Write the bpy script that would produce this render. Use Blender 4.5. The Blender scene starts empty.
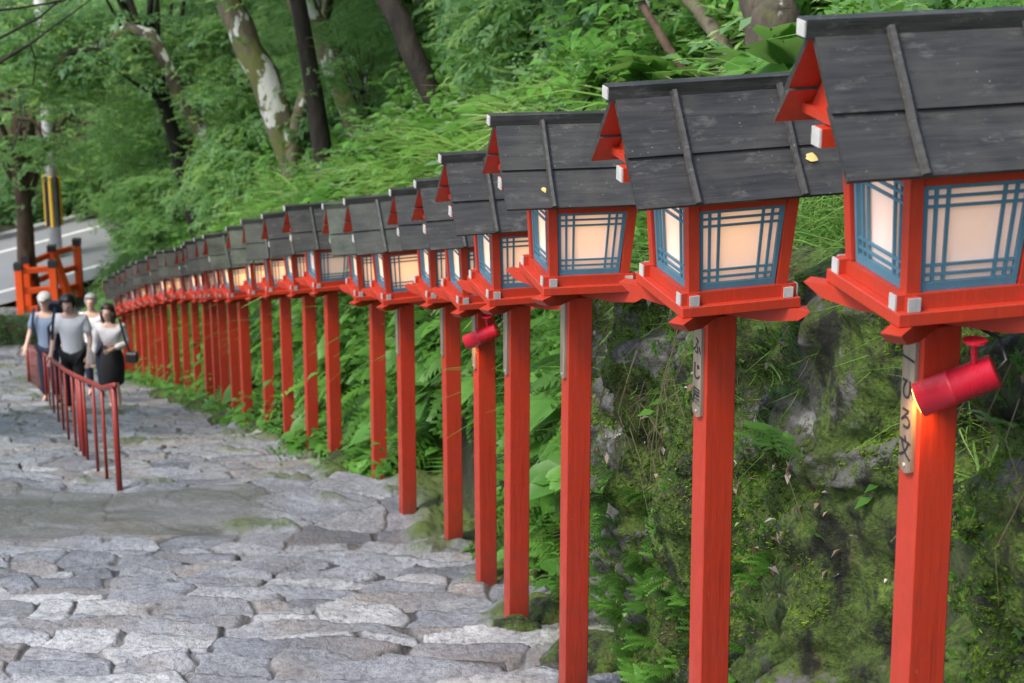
import bpy, math, random
import numpy as np
from mathutils import Matrix, Vector, Euler
random.seed(7); RNG = np.random.default_rng(11)
scn = bpy.context.scene
COL = scn.collection
R = math.radians

# ------------------------------------------------------------------ numeric noise
def _h(ix, iy, iz, seed=0):
    n = (ix.astype(np.int64)*374761393 + iy.astype(np.int64)*668265263 + iz.astype(np.int64)*2147483647 + seed*1274126177) & 0xffffffff
    n = ((n ^ (n >> 13))*1274126177) & 0xffffffff
    n = ((n ^ (n >> 16))*2246822519) & 0xffffffff
    return ((n ^ (n >> 15)) & 0xffffff)/float(0xffffff)
def vnoise(x, y, z=None, seed=0):
    x = np.asarray(x, float); y = np.asarray(y, float)
    z = np.zeros_like(x) if z is None else np.asarray(z, float)+0*x
    ix, iy, iz = np.floor(x), np.floor(y), np.floor(z)
    fx, fy, fz = x-ix, y-iy, z-iz
    fx, fy, fz = [t*t*(3-2*t) for t in (fx, fy, fz)]
    r = 0
    for dx in (0, 1):
        for dy in (0, 1):
            for dz in (0, 1):
                w = (fx if dx else 1-fx)*(fy if dy else 1-fy)*(fz if dz else 1-fz)
                r = r + w*_h(ix+dx, iy+dy, iz+dz, seed)
    return r*2-1
def fbm(x, y, z=None, seed=0, octv=4, gain=.5):
    r, a, f = 0, 1, 1
    for o in range(octv):
        r = r + a*vnoise(x*f, y*f, None if z is None else z*f, seed+o*17); a *= gain; f *= 2.03
    return r
def sstep(x, a, b):
    t = np.clip((x-a)/(b-a), 0, 1); return t*t*(3-2*t)
def cells(x, y, seed, merge=.0, jy=.62):
    """irregular stones: returns id-hash, distance to the joint, centre x, centre y"""
    ix, iy = np.floor(x), np.floor(y)
    best = np.full(x.shape, 1e9); sec = np.full(x.shape, 1e9)
    bid = np.zeros(x.shape); bx = np.zeros(x.shape); by = np.zeros(x.shape)
    cand = []
    for dx in (-1, 0, 1):
        for dy in (-1, 0, 1):
            cx, cy = ix+dx, iy+dy
            z0 = np.zeros_like(cx)
            px = cx+.5+(_h(cx, cy, z0, seed)-.5)*.86
            py = cy+.5+(_h(cx, cy, z0, seed+1)-.5)*jy
            mg = _h(cx, cy, z0, seed+2) < merge
            idx = np.where(mg, cx+1, cx)
            cid = _h(idx, cy, z0+3, seed+3)
            cyc = cy+.5+(_h(idx, cy, z0, seed+1)-.5)*jy
            cand.append((np.hypot(px-x, py-y), cid, px, cyc))
    D = np.stack([c[0] for c in cand]); I = np.stack([c[1] for c in cand])
    X = np.stack([c[2] for c in cand]); Y = np.stack([c[3] for c in cand])
    k = D.argmin(0)[None]
    best = np.take_along_axis(D, k, 0)[0]; bid = np.take_along_axis(I, k, 0)[0]
    bx = np.take_along_axis(X, k, 0)[0]; by = np.take_along_axis(Y, k, 0)[0]
    D2 = np.where(np.abs(I-bid) < 1e-9, 1e9, D)
    sec = D2.min(0)
    return bid, (sec-best)*.5, bx, by

# ------------------------------------------------------------------ terrain
GY = [-40, 0, 8.09, 9.5, 10.99, 12.6, 13.85, 14.6, 16.46, 18.84, 21.3, 27.9, 33.1, 40.2, 42, 200]
GZ = [1.5, -1.74, -4.21, -4.62, -5.07, -5.55, -5.66, -6.03, -6.56, -7.31, -8.10, -10.24, -11.9, -14.2, -14.6, -14.6]
def G(Y): return np.interp(Y, GY, GZ)
LY = [-10, 4.8, 8, 10.99, 12.5, 14.6, 16.46, 21.3, 30.5, 40.2, 44, 47, 60, 120]
LX = [4.5, .98, .29, -.13, -.42, -.97, -1.42, -2.73, -4.91, -7.46, -8.2, -8.1, 1.0, 36]
def LXf(Y): return np.interp(Y, LY, LX)
def hill(X, Y):
    t = (X-LXf(Y))*.955
    k = sstep(Y, 9.9, 10.9)
    wall = np.interp(t, [.28, .33, .46, 1.3, 9, 31, 80], [-.3, 0, 1.65, 2.45, 8.2, 20, 34])
    bank = np.interp(t, [.2, .3, .50, .95, 1.4, 9, 31, 80], [-.3, 0, .75, 1.95, 2.6, 8.3, 20, 34])
    z = wall*(1-k)+bank*k
    k2 = sstep(Y, 41, 50)
    far = np.interp(t, [.2, .6, 3, 31, 80], [-.3, .6, 2.8, 18, 34])
    z = z*(1-k2)+far*k2
    n = fbm(X*.6, Y*.6, None, 5, 4)*.16*sstep(t, .3, 2.0)+fbm(X*2.6, Y*2.6, None, 9, 3)*.05*sstep(t, .35, .8)
    return G(Y)+z+n
def ground_far(X, Y):
    return G(Y)-.10+np.interp(Y+.35*X*0, [0, 62, 75, 130, 260], [0, 0, 3, 26, 60])

# camera numbers (lens measured from the photograph's converging posts)
FPX, PITCH = 2200.0, R(18.5)
cp, sp = math.cos(PITCH), math.sin(PITCH)
def ray(px, py):
    a = (px-512)/FPX; u = (341.5-py)/FPX
    return np.array([a, cp+u*sp, -sp+u*cp])
def on(fn, px, py, y0=4.5, y1=140):
    """where a line of sight meets a terrain surface"""
    d = ray(px, py)
    ys = np.arange(y0, y1, .03)
    xs = d[0]/d[1]*ys; zs = d[2]/d[1]*ys
    hit = np.nonzero(zs <= fn(xs, ys))[0]
    i = hit[0] if len(hit) else len(ys)-1
    return Vector((xs[i], ys[i], float(fn(xs[i], ys[i]))))
def onG(px, py): return on(lambda X, Y: G(Y), px, py)

# ------------------------------------------------------------------ object helpers
def link(o, parent=None):
    COL.objects.link(o)
    if parent: o.parent = parent
    return o
def tag(o, label=None, cat=None, group=None, kind=None):
    if label: o['label'] = label
    if cat: o['category'] = cat
    if group: o['group'] = group
    if kind: o['kind'] = kind
    return o
def thing(name, label, cat, loc=(0, 0, 0), rz=0, group=None):
    o = bpy.data.objects.new(name, None); link(o)
    o.empty_display_size = .1
    o.location = loc; o.rotation_euler = (0, 0, rz)
    return tag(o, label, cat, group)
class MB:
    def __init__(s): s.v = []; s.f = []; s.m = []
    def hexa(s, b, t, m=0):
        n = len(s.v); s.v += [tuple(p) for p in list(b)+list(t)]
        s.f += [(n+3, n+2, n+1, n), (n+4, n+5, n+6, n+7)]+[(n+i, n+(i+1) % 4, n+4+(i+1) % 4, n+4+i) for i in range(4)]
        s.m += [m]*6 if not isinstance(m, (list, tuple)) else list(m)
    def box(s, x0, x1, y0, y1, z0, z1, m=0):
        s.hexa([(x0, y0, z0), (x1, y0, z0), (x1, y1, z0), (x0, y1, z0)], [(x0, y0, z1), (x1, y0, z1), (x1, y1, z1), (x0, y1, z1)], m)
    def bar(s, a, b, w, h, up=(0, 0, 1), m=0):
        a, b = Vector(a), Vector(b); d = (b-a).normalized(); up = Vector(up)
        r = d.cross(up)
        if r.length < 1e-4: r = d.cross(Vector((0, 1, 0)))
        r.normalize(); u = r.cross(d); r = r*w/2; u = u*h/2
        s.hexa([a-r-u, a+r-u, a+r+u, a-r+u], [b-r-u, b+r-u, b+r+u, b-r+u], m)
    def tube(s, pts, rad, n=8, m=0, cap=True):
        pts = [Vector(p) for p in pts]; base = len(s.v)
        prev = None
        for i, p in enumerate(pts):
            d = (pts[min(i+1, len(pts)-1)]-pts[max(i-1, 0)]).normalized()
            if prev is None: r = d.cross(Vector((.3, .9, .2))).normalized()
            else: r = (prev-d*prev.dot(d)).normalized()
            prev = r; u = d.cross(r)
            ra = rad[i] if hasattr(rad, '__len__') else rad
            for k in range(n):
                an = 2*math.pi*k/n
                s.v.append(tuple(p+(r*math.cos(an)+u*math.sin(an))*ra))
        for i in range(len(pts)-1):
            for k in range(n):
                a = base+i*n+k; b = base+i*n+(k+1) % n
                s.f.append((a, b, b+n, a+n)); s.m.append(m)
        if cap:
            s.f.append(tuple(base+k for k in reversed(range(n)))); s.m.append(m)
            s.f.append(tuple(base+(len(pts)-1)*n+k for k in range(n))); s.m.append(m)
    def build(s, name, mats, parent=None, smooth=False, bevel=0):
        me = bpy.data.meshes.new(name); me.from_pydata(s.v, [], s.f)
        for q in (mats if isinstance(mats, (list, tuple)) else [mats]): me.materials.append(q)
        me.polygons.foreach_set('material_index', s.m)
        if smooth: me.polygons.foreach_set('use_smooth', [True]*len(s.f))
        me.update()
        if bevel:
            import bmesh
            bm = bmesh.new(); bm.from_mesh(me)
            bmesh.ops.recalc_face_normals(bm, faces=bm.faces)
            bmesh.ops.bevel(bm, geom=list(bm.edges), offset=bevel, segments=1, affect='EDGES', clamp_overlap=True)
            bm.to_mesh(me); bm.free()
        o = bpy.data.objects.new(name, me); return link(o, parent)
def npmesh(name, V, F, mat, parent=None, attrs=None, smooth=False, lnk=True):
    V = np.asarray(V, np.float32); F = np.asarray(F, np.int32); k = F.shape[1]
    me = bpy.data.meshes.new(name)
    me.vertices.add(len(V)); me.vertices.foreach_set('co', V.ravel())
    me.loops.add(F.size); me.loops.foreach_set('vertex_index', F.ravel())
    me.polygons.add(len(F)); me.polygons.foreach_set('loop_start', np.arange(0, F.size, k, dtype=np.int32))
    try: me.polygons.foreach_set('loop_total', np.full(len(F), k, np.int32))
    except Exception: pass
    if smooth: me.polygons.foreach_set('use_smooth', np.ones(len(F), bool))
    me.update(calc_edges=True)
    for a, val in (attrs or {}).items():
        at = me.attributes.new(a, 'FLOAT', 'POINT'); at.data.foreach_set('value', np.asarray(val, np.float32).ravel())
    if mat: me.materials.append(mat)
    o = bpy.data.objects.new(name, me)
    return link(o, parent) if lnk else o
def gridfaces(nr, nc):
    i = np.arange(nr-1)[:, None]*nc+np.arange(nc-1)[None]
    return np.stack([i, i+1, i+1+nc, i+nc], -1).reshape(-1, 4)

# ------------------------------------------------------------------ materials
class NT:
    def __init__(s, name):
        s.mat = bpy.data.materials.new(name); s.mat.use_nodes = True
        s.t = s.mat.node_tree; s.n = s.t.nodes; s.l = s.t.links
        s.b = s.n['Principled BSDF']; s.out = s.n['Material Output']
    def node(s, ty, **k):
        n = s.n.new(ty)
        for a, v in k.items():
            if a in n.inputs: s.put(n.inputs[a], v)
            else: setattr(n, a, v)
        return n
    def put(s, sock, v):
        if isinstance(v, bpy.types.NodeSocket): s.l.new(v, sock)
        else:
            if hasattr(sock.default_value, '__len__') and hasattr(v, '__len__') and len(v) == 3 and len(sock.default_value) == 4: v = (*v, 1)
            sock.default_value = v
    def coord(s, kind='Object'): return s.node('ShaderNodeTexCoord').outputs[kind]
    def noise(s, vec, scale, detail=4, rough=.55, stretch=None, dist=0):
        if stretch:
            mp = s.node('ShaderNodeMapping'); s.put(mp.inputs['Vector'], vec); mp.inputs['Scale'].default_value = stretch; vec = mp.outputs[0]
        n = s.node('ShaderNodeTexNoise'); s.put(n.inputs['Vector'], vec); n.inputs['Scale'].default_value = scale
        n.inputs['Detail'].default_value = detail; n.inputs['Roughness'].default_value = rough; n.inputs['Distortion'].default_value = dist
        return n.outputs['Fac']
    def ramp(s, fac, stops):
        r = s.node('ShaderNodeValToRGB'); s.put(r.inputs[0], fac); e = r.color_ramp.elements
        while len(e) < len(stops): e.new(.5)
        for q, (p, c) in zip(e, stops): q.position = p; q.color = (*c, 1) if hasattr(c, '__len__') else (c, c, c, 1)
        return r.outputs[0]
    def mix(s, fac, a, b, mode='MIX'):
        m = s.node('ShaderNodeMix', data_type='RGBA', blend_type=mode)
        s.put(m.inputs[0], fac); s.put(m.inputs[6], a); s.put(m.inputs[7], b); return m.outputs[2]
    def math(s, op, a, b=0.0, clamp=False):
        m = s.node('ShaderNodeMath', operation=op, use_clamp=clamp); s.put(m.inputs[0], a); s.put(m.inputs[1], b); return m.outputs[0]
    def attr(s, name): return s.node('ShaderNodeAttribute', attribute_name=name).outputs['Fac']
    def rnd(s): return s.node('ShaderNodeObjectInfo').outputs['Random']
    def bump(s, h, dist=.01, strength=1.0):
        b = s.node('ShaderNodeBump'); s.put(b.inputs['Height'], h); b.inputs['Distance'].default_value = dist; b.inputs['Strength'].default_value = strength
        s.l.new(b.outputs[0], s.b.inputs['Normal'])
    def set(s, **k):
        for a, v in k.items(): s.put(s.b.inputs[a.replace('_', ' ')], v)
        return s.mat

def m_paint(name, col, rough=.42, dirt=.35, grime=False):
    t = NT(name); v = t.coord()
    n = t.noise(v, 9, 5, .6); n2 = t.noise(v, 60, 3, .6, (1, 1, .12))
    c = t.mix(t.ramp(n, [(.35, 0.0), (.75, dirt)]), col, tuple(x*.45+.012 for x in col))
    c = t.mix(t.ramp(n2, [(.55, 0.0), (.8, .22)]), c, tuple(min(1, x*1.25+.03) for x in col))
    c = t.mix(t.ramp(t.noise(t.coord(), 38, 2, .7), [(.72, 0.0), (.78, .5)]), c, tuple(x*.3+.03 for x in col))
    if grime:
        sep = t.node('ShaderNodeSeparateXYZ'); t.put(sep.inputs[0], v)
        low = t.ramp(sep.outputs[2], [(.0, 1.0), (.55, 0.0)])
        gm = t.math('MULTIPLY', low, t.ramp(t.noise(v, 7, 5, .7, (1, 1, .35)), [(.30, 0.0), (.62, 1.0)]))
        c = t.mix(t.math('MULTIPLY', gm, .75), c, (.075, .03, .02))
        c = t.mix(t.ramp(t.noise(v, 24, 5, .7, (1, 1, .05)), [(.60, 0.0), (.66, .5)]), c, (.20, .018, .012))
        c = t.mix(t.ramp(t.noise(v, 13, 5, .75, (1, 1, .5)), [(.68, 0.0), (.70, .8)]), c, (.40, .17, .12))
    t.bump(t.noise(v, 45, 4, .6, (1, 1, .1)), .003, .7)
    return t.set(Base_Color=c, Roughness=t.ramp(n, [(.3, rough-.08), (.8, rough+.18)]))
RED = m_paint('vermilion_paint', (.50, .040, .015), .42, .38)
REDPOST = m_paint('weathered_vermilion_post_paint', (.48, .037, .014), .45, .45, True)
REDDARK = m_paint('rust_red_rail_paint', (.27, .022, .014), .42, .6)
ORANGE = m_paint('orange_paint', (.86, .10, .012), .5, .3)
BLUE = m_paint('slate_blue_paint', (.075, .205, .28), .5, .4)
WHITE = m_paint('white_paint', (.56, .55, .52), .65, .75)
CRIMSON = m_paint('crimson_enamel', (.55, .014, .032), .28, .25)
BLACKP = m_paint('black_paint', (.03, .03, .034), .4, .3)
YELLOW = m_paint('yellow_band_paint', (.75, .45, .03), .5, .2)

def m_roof():
    t = NT('weathered_black_board'); v = t.coord()
    rv = t.node('ShaderNodeVectorMath', operation='ADD'); t.put(rv.inputs[0], v)
    cb = t.node('ShaderNodeCombineXYZ'); r = t.rnd()
    t.put(cb.inputs[0], t.math('MULTIPLY', r, 37.0)); t.put(cb.inputs[1], t.math('MULTIPLY', r, 11.0)); t.put(rv.inputs[1], cb.outputs[0])
    v = rv.outputs[0]
    g = t.noise(v, 55, 6, .7, (.07, 1, 1)); big = t.noise(v, 7, 4, .6)
    c = t.mix(t.ramp(g, [(.3, 0.0), (.75, 1.0)]), (.010, .010, .010), (.052, .050, .047))
    c = t.mix(t.ramp(big, [(.46, 0.0), (.74, .55)]), c, (.062, .058, .05))
    gr = t.math('MULTIPLY', t.ramp(t.noise(v, 5, 4, .65), [(.38, 0.2), (.66, 1.0)]), t.node('ShaderNodeObjectInfo').outputs['Color'])
    c = t.mix(gr, c, (.13, .16, .11))
    sp_ = t.node('ShaderNodeTexVoronoi'); t.put(sp_.inputs['Vector'], v); sp_.inputs['Scale'].default_value = 46
    spots = t.math('MULTIPLY', t.ramp(sp_.outputs['Distance'], [(.07, 1.0), (.13, 0.0)]), t.ramp(t.noise(v, 9, 2), [(.52, 0.0), (.62, .7)]))
    c = t.mix(spots, c, (.24, .25, .21))
    c = t.mix(t.ramp(t.noise(v, 26, 6, .75, (.35, 1, 1)), [(.56, 0.0), (.66, .55)]), c, (.12, .115, .10))
    t.bump(g, .0035, .8)
    return t.set(Base_Color=c, Roughness=t.ramp(big, [(.3, .42), (.7, .72)]))
ROOF = m_roof()
def m_paper():
    t = NT('lit_paper_pane'); v = t.coord()
    sep = t.node('ShaderNodeSeparateXYZ'); t.put(sep.inputs[0], v)
    ln = t.node('ShaderNodeVectorMath', operation='DISTANCE'); t.put(ln.inputs[0], v); ln.inputs[1].default_value = (0, 0, .27)
    glow = t.ramp(ln.outputs['Value'], [(.14, 1.0), (.22, 0.0)])
    r = t.math('MULTIPLY', t.node('ShaderNodeObjectInfo').outputs['Color'], 1.0)
    e = t.mix(glow, (1.0, .50, .30), (1.0, .47, .13))
    c = t.mix(t.noise(v, 14, 3), (.78, .68, .66), (.66, .56, .53))
    st = t.math('ADD', t.math('MULTIPLY', glow, t.math('ADD', .03, t.math('MULTIPLY', r, .75))), t.math('MULTIPLY', r, .08))
    t.set(Base_Color=c, Roughness=.6, Emission_Color=e, Emission_Strength=st)
    return t.mat
PAPER = m_paper()
def m_wood(name, a, b, sc=30):
    t = NT(name); v = t.coord(); g = t.noise(v, sc, 5, .6, (1, 1, .12))
    t.bump(g, .002, .6)
    return t.set(Base_Color=t.mix(t.ramp(g, [(.3, 0.0), (.7, 1.0)]), a, b), Roughness=.75)
BOARD = m_wood('weathered_name_board_wood', (.14, .11, .08), (.27, .225, .165))
TIMBER = m_wood('dark_timber', (.10, .055, .03), (.26, .16, .10), 8)
INK = NT('black_ink').set(Base_Color=(.012, .012, .014), Roughness=.7)

def m_leaf(name, stops, trans=.35, rough=.45, tmix=.35):
    t = NT(name); a = t.attr('tint')
    c = t.ramp(a, stops); t.set(Base_Color=c, Roughness=rough)
    t.b.inputs['Specular IOR Level'].default_value = .35
    tr = t.node('ShaderNodeBsdfTranslucent'); t.put(tr.inputs[0], t.mix(tmix, c, (.42, .62, .16), 'MIX'))
    mx = t.node('ShaderNodeMixShader'); mx.inputs[0].default_value = trans
    t.l.new(t.b.outputs[0], mx.inputs[1]); t.l.new(tr.outputs[0], mx.inputs[2]); t.l.new(mx.outputs[0], t.out.inputs[0])
    return t.mat
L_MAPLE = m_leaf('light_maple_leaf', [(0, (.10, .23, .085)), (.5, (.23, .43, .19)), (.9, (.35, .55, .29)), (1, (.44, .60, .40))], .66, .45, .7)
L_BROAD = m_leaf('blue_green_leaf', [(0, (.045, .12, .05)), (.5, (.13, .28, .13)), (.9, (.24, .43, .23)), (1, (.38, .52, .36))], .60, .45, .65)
L_DARK = m_leaf('dark_evergreen_leaf', [(0, (.012, .035, .014)), (.6, (.03, .085, .03)), (1, (.07, .15, .05))], .2)
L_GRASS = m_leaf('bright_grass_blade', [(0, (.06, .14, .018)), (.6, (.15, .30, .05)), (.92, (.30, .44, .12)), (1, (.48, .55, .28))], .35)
L_UNDER = m_leaf('fresh_undergrowth_leaf', [(0, (.03, .09, .015)), (.5, (.075, .21, .03)), (.9, (.14, .34, .055)), (1, (.26, .45, .10))], .35)
L_MOSS = m_leaf('moss_tuft', [(0, (.025, .042, .006)), (.45, (.085, .15, .014)), (1, (.24, .38, .04))], .25, .8)
L_LITTER = m_leaf('dead_leaf', [(0, (.10, .05, .03)), (.5, (.24, .17, .12)), (1, (.50, .46, .42))], .15, .7)

def m_bark(name, dark, light, lichen, moss, la=.56, ma=.5):
    t = NT(name); v = t.coord()
    g = t.noise(v, 9, 6, .65, (1, 1, .3), .6)
    c = t.mix(t.ramp(g, [(.35, 0.0), (.7, 1.0)]), dark, light)
    c = t.mix(t.ramp(t.noise(v, 2.1, 4, .6), [(ma, 0.0), (ma+.12, .85)]), c, moss)
    c = t.mix(t.ramp(t.noise(v, 3.4, 4, .55, (1, 1, .6)), [(la, 0.0), (la+.03, .95)]), c, lichen)
    t.bump(g, .03, 1)
    return t.set(Base_Color=c, Roughness=.85)
BARK = m_bark('mossy_grey_bark', (.03, .022, .014), (.10, .08, .055), (.42, .44, .40), (.075, .09, .02))
BARKPALE = m_bark('pale_lichen_bark', (.07, .06, .035), (.17, .15, .10), (.55, .57, .53), (.11, .13, .03), .555, .44)
BARKDARK = m_bark('dark_bark', (.012, .009, .007), (.045, .033, .024), (.12, .12, .10), (.03, .035, .012), .68, .58)
BARKBROWN = m_bark('brown_bark', (.05, .03, .018), (.13, .085, .055), (.22, .20, .16), (.07, .08, .03), .66, .62)

def m_stone():
    t = NT('worn_step_stone'); v = t.coord(); ti = t.attr('tint'); jo = t.attr('joint'); we = t.attr('wet'); mo = t.attr('moss')
    c = t.ramp(ti, [(0, (.12, .126, .14)), (.2, (.21, .22, .24)), (.4, (.29, .305, .335)), (.55, (.39, .405, .43)), (.68, (.29, .295, .305)), (.78, (.36, .32, .29)), (.84, (.42, .425, .44)), (1, (.60, .60, .59))])
    n = t.noise(v, 5, 7, .68, None, .5); n2 = t.noise(v, 30, 5, .7)
    c = t.mix(t.ramp(n, [(.36, .0), (.72, .6)]), c, (.10, .105, .12), 'MIX')
    c = t.mix(t.ramp(t.noise(v, 8, 6, .7, (1, 2.2, 1), .8), [(.54, 0.0), (.68, .6)]), c, (.34, .34, .35))
    c = t.mix(t.ramp(t.noise(v, 6.5, 5, .62, (1, 1.7, 1), 1.6), [(.485, 0.0), (.5, .8), (.515, 0.0)]), c, (.03, .03, .034))
    c = t.mix(t.ramp(n2, [(.3, .6), (.55, 0.0)]), c, (.03, .03, .036))
    c = t.mix(t.ramp(t.noise(v, 1.3, 3), [(.52, 0.0), (.7, .4)]), c, (.20, .145, .10))
    c = t.mix(t.math('MULTIPLY', jo, .85), c, t.mix(t.ramp(t.noise(v, 1.7, 3), [(.42, 0.0), (.6, 1.0)]), (.022, .021, .02), (.17, .155, .14)))
    wc = t.mix(t.ramp(t.noise(v, 1.6, 4, .6, (.5, 1.6, 1)), [(.45, 0.0), (.55, .8)]), (.16, .16, .155), (.065, .066, .042))
    c = t.mix(t.math('MULTIPLY', we, .72), c, wc)
    c = t.mix(mo, c, t.mix(t.noise(v, 20, 4), (.03, .05, .01), (.10, .14, .025)))
    t.bump(t.math('ADD', t.math('ADD', n2, t.math('MULTIPLY', n, 2.0)), t.math('MULTIPLY', t.noise(v, 90, 4, .75), .6)), .011, 1.0)
    rg = t.mix(we, t.ramp(n, [(.3, .26), (.7, .52)]), (.2, .2, .2)); rg = t.mix(mo, rg, (.9, .9, .9))
    return t.set(Base_Color=c, Roughness=rg)
STONE = m_stone()
def m_wall():
    t = NT('mossy_rock'); v = t.coord(); mo = t.attr('moss'); ti = t.attr('tint')
    n = t.noise(v, 14, 7, .7); n2 = t.noise(v, 60, 4, .7); cav = t.noise(v, 9, 6, .7, (1, 1, .6))
    rock = t.mix(ti, (.045, .045, .043), (.22, .215, .20)); rock = t.mix(t.ramp(n, [(.3, 0.0), (.7, .8)]), rock, (.022, .019, .016))
    rock = t.mix(t.ramp(t.noise(v, 6, 4), [(.60, 0.0), (.68, .6)]), rock, (.36, .37, .34))
    ms = t.ramp(t.noise(v, 3.2, 5, .6), [(.28, (.030, .042, .010)), (.5, (.085, .145, .016)), (.72, (.16, .27, .03))])
    ms = t.mix(t.ramp(n2, [(.35, .8), (.6, 0.0)]), ms, (.018, .022, .006))
    ms = t.mix(t.ramp(t.noise(v, 4.5, 4, .6), [(.56, 0.0), (.66, .7)]), ms, (.075, .058, .022))
    ms = t.mix(t.ramp(cav, [(.40, .95), (.51, 0.0)]), ms, (.008, .009, .005))  # near-black noise patches paint the shade of crevices into the moss colour
    mask = t.math('ADD', mo, t.math('MULTIPLY', t.math('SUBTRACT', n, .5), 1.6)); mask = t.ramp(mask, [(.42, 0.0), (.58, 1.0)])
    t.bump(t.math('ADD', n2, t.math('MULTIPLY', n, 2)), .018, 1)
    return t.set(Base_Color=t.mix(mask, rock, ms), Roughness=.85)
WALLM = m_wall()
def m_soil():
    t = NT('forest_soil'); v = t.coord(); n = t.noise(v, 2, 6, .65); n2 = t.noise(v, 14, 5, .7)
    c = t.ramp(n, [(.3, (.02, .017, .010)), (.5, (.035, .045, .014)), (.7, (.05, .085, .02))]); c = t.mix(t.ramp(n2, [(.6, 0.0), (.75, .6)]), c, (.14, .10, .07))
    t.bump(n2, .05, 1); return t.set(Base_Color=c, Roughness=.95)
SOIL = m_soil()
def m_road():
    t = NT('asphalt'); v = t.coord(); n = t.noise(v, 1.2, 5); t.bump(t.noise(v, 90, 2), .004, .6)
    return t.set(Base_Color=t.mix(n, (.20, .205, .22), (.28, .285, .30)), Roughness=.55)
ROAD = m_road()
def plain(name, col, rough=.6, metal=0, **k):
    t = NT(name); n = t.noise(t.coord(), 12, 4)
    t.bump(t.noise(t.coord(), 18, 3), .01, .6)
    return t.set(Base_Color=t.mix(n, tuple(x*.8 for x in col), tuple(min(1, x*1.15) for x in col)), Roughness=rough, Metallic=metal, **k)

# ------------------------------------------------------------------ world, sun, camera
w = bpy.data.worlds.new('World'); scn.world = w; w.use_nodes = True
nt = w.node_tree; bg = nt.nodes['Background']
sky = nt.nodes.new('ShaderNodeTexSky'); sky.sky_type = 'NISHITA'; sky.sun_disc = False
SUN_EL, SUN_AZ = R(54), R(-132)   # azimuth from +Y towards +X: the light comes from the left
sky.sun_elevation = SUN_EL; sky.sun_rotation = SUN_AZ; sky.dust_density = 2.5; sky.air_density = 1.0; sky.ozone_density = .6
nt.links.new(sky.outputs[0], bg.inputs[0]); bg.inputs[1].default_value = .15
sl = bpy.data.lights.new('sun', 'SUN'); sl.energy = 1.3; sl.angle = R(14); sl.color = (1, .95, .88)
so = link(bpy.data.objects.new('sun', sl))
sd = Vector((math.sin(SUN_AZ)*math.cos(SUN_EL), math.cos(SUN_AZ)*math.cos(SUN_EL), math.sin(SUN_EL)))
so.rotation_euler = sd.to_track_quat('Z', 'Y').to_euler(); so.location = (0, 0, 30)
cd = bpy.data.cameras.new('camera'); cam = link(bpy.data.objects.new('camera', cd)); scn.camera = cam
cd.sensor_width = 36; cd.lens = FPX/1024*36; cd.clip_start = .1; cd.clip_end = 1000
cam.location = (0, 0, 0); cam.rotation_euler = (math.pi/2-PITCH, 0, 0)
cd.dof.use_dof = True; cd.dof.focus_distance = 7.2; cd.dof.aperture_fstop = 7.0
vs = scn.view_settings; vs.view_transform = 'Standard'; vs.look = 'None'; vs.gamma = 1; vs.exposure = 1.15

# ------------------------------------------------------------------ setting: ground, steps, road
def make_ground():
    xs = np.concatenate([np.linspace(-90, -16, 30), np.linspace(-15, 12, 55), np.linspace(14, 120, 40)])
    ys = np.concatenate([np.linspace(-30, 0, 10), np.linspace(1, 60, 119), np.linspace(62, 260, 70)])
    X, Y = np.meshgrid(xs, ys)
    Z = ground_far(X, Y)+fbm(X*.3, Y*.3, None, 2)*.5*sstep(Y, 62, 75)
    Z = np.where((X > LXf(Y)) & (Y < 55), Z-1.0, Z)
    tag(npmesh('ground', np.stack([X, Y, Z], -1).reshape(-1, 3), gridfaces(*X.shape), SOIL, smooth=True), kind='structure')
make_ground()

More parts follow.
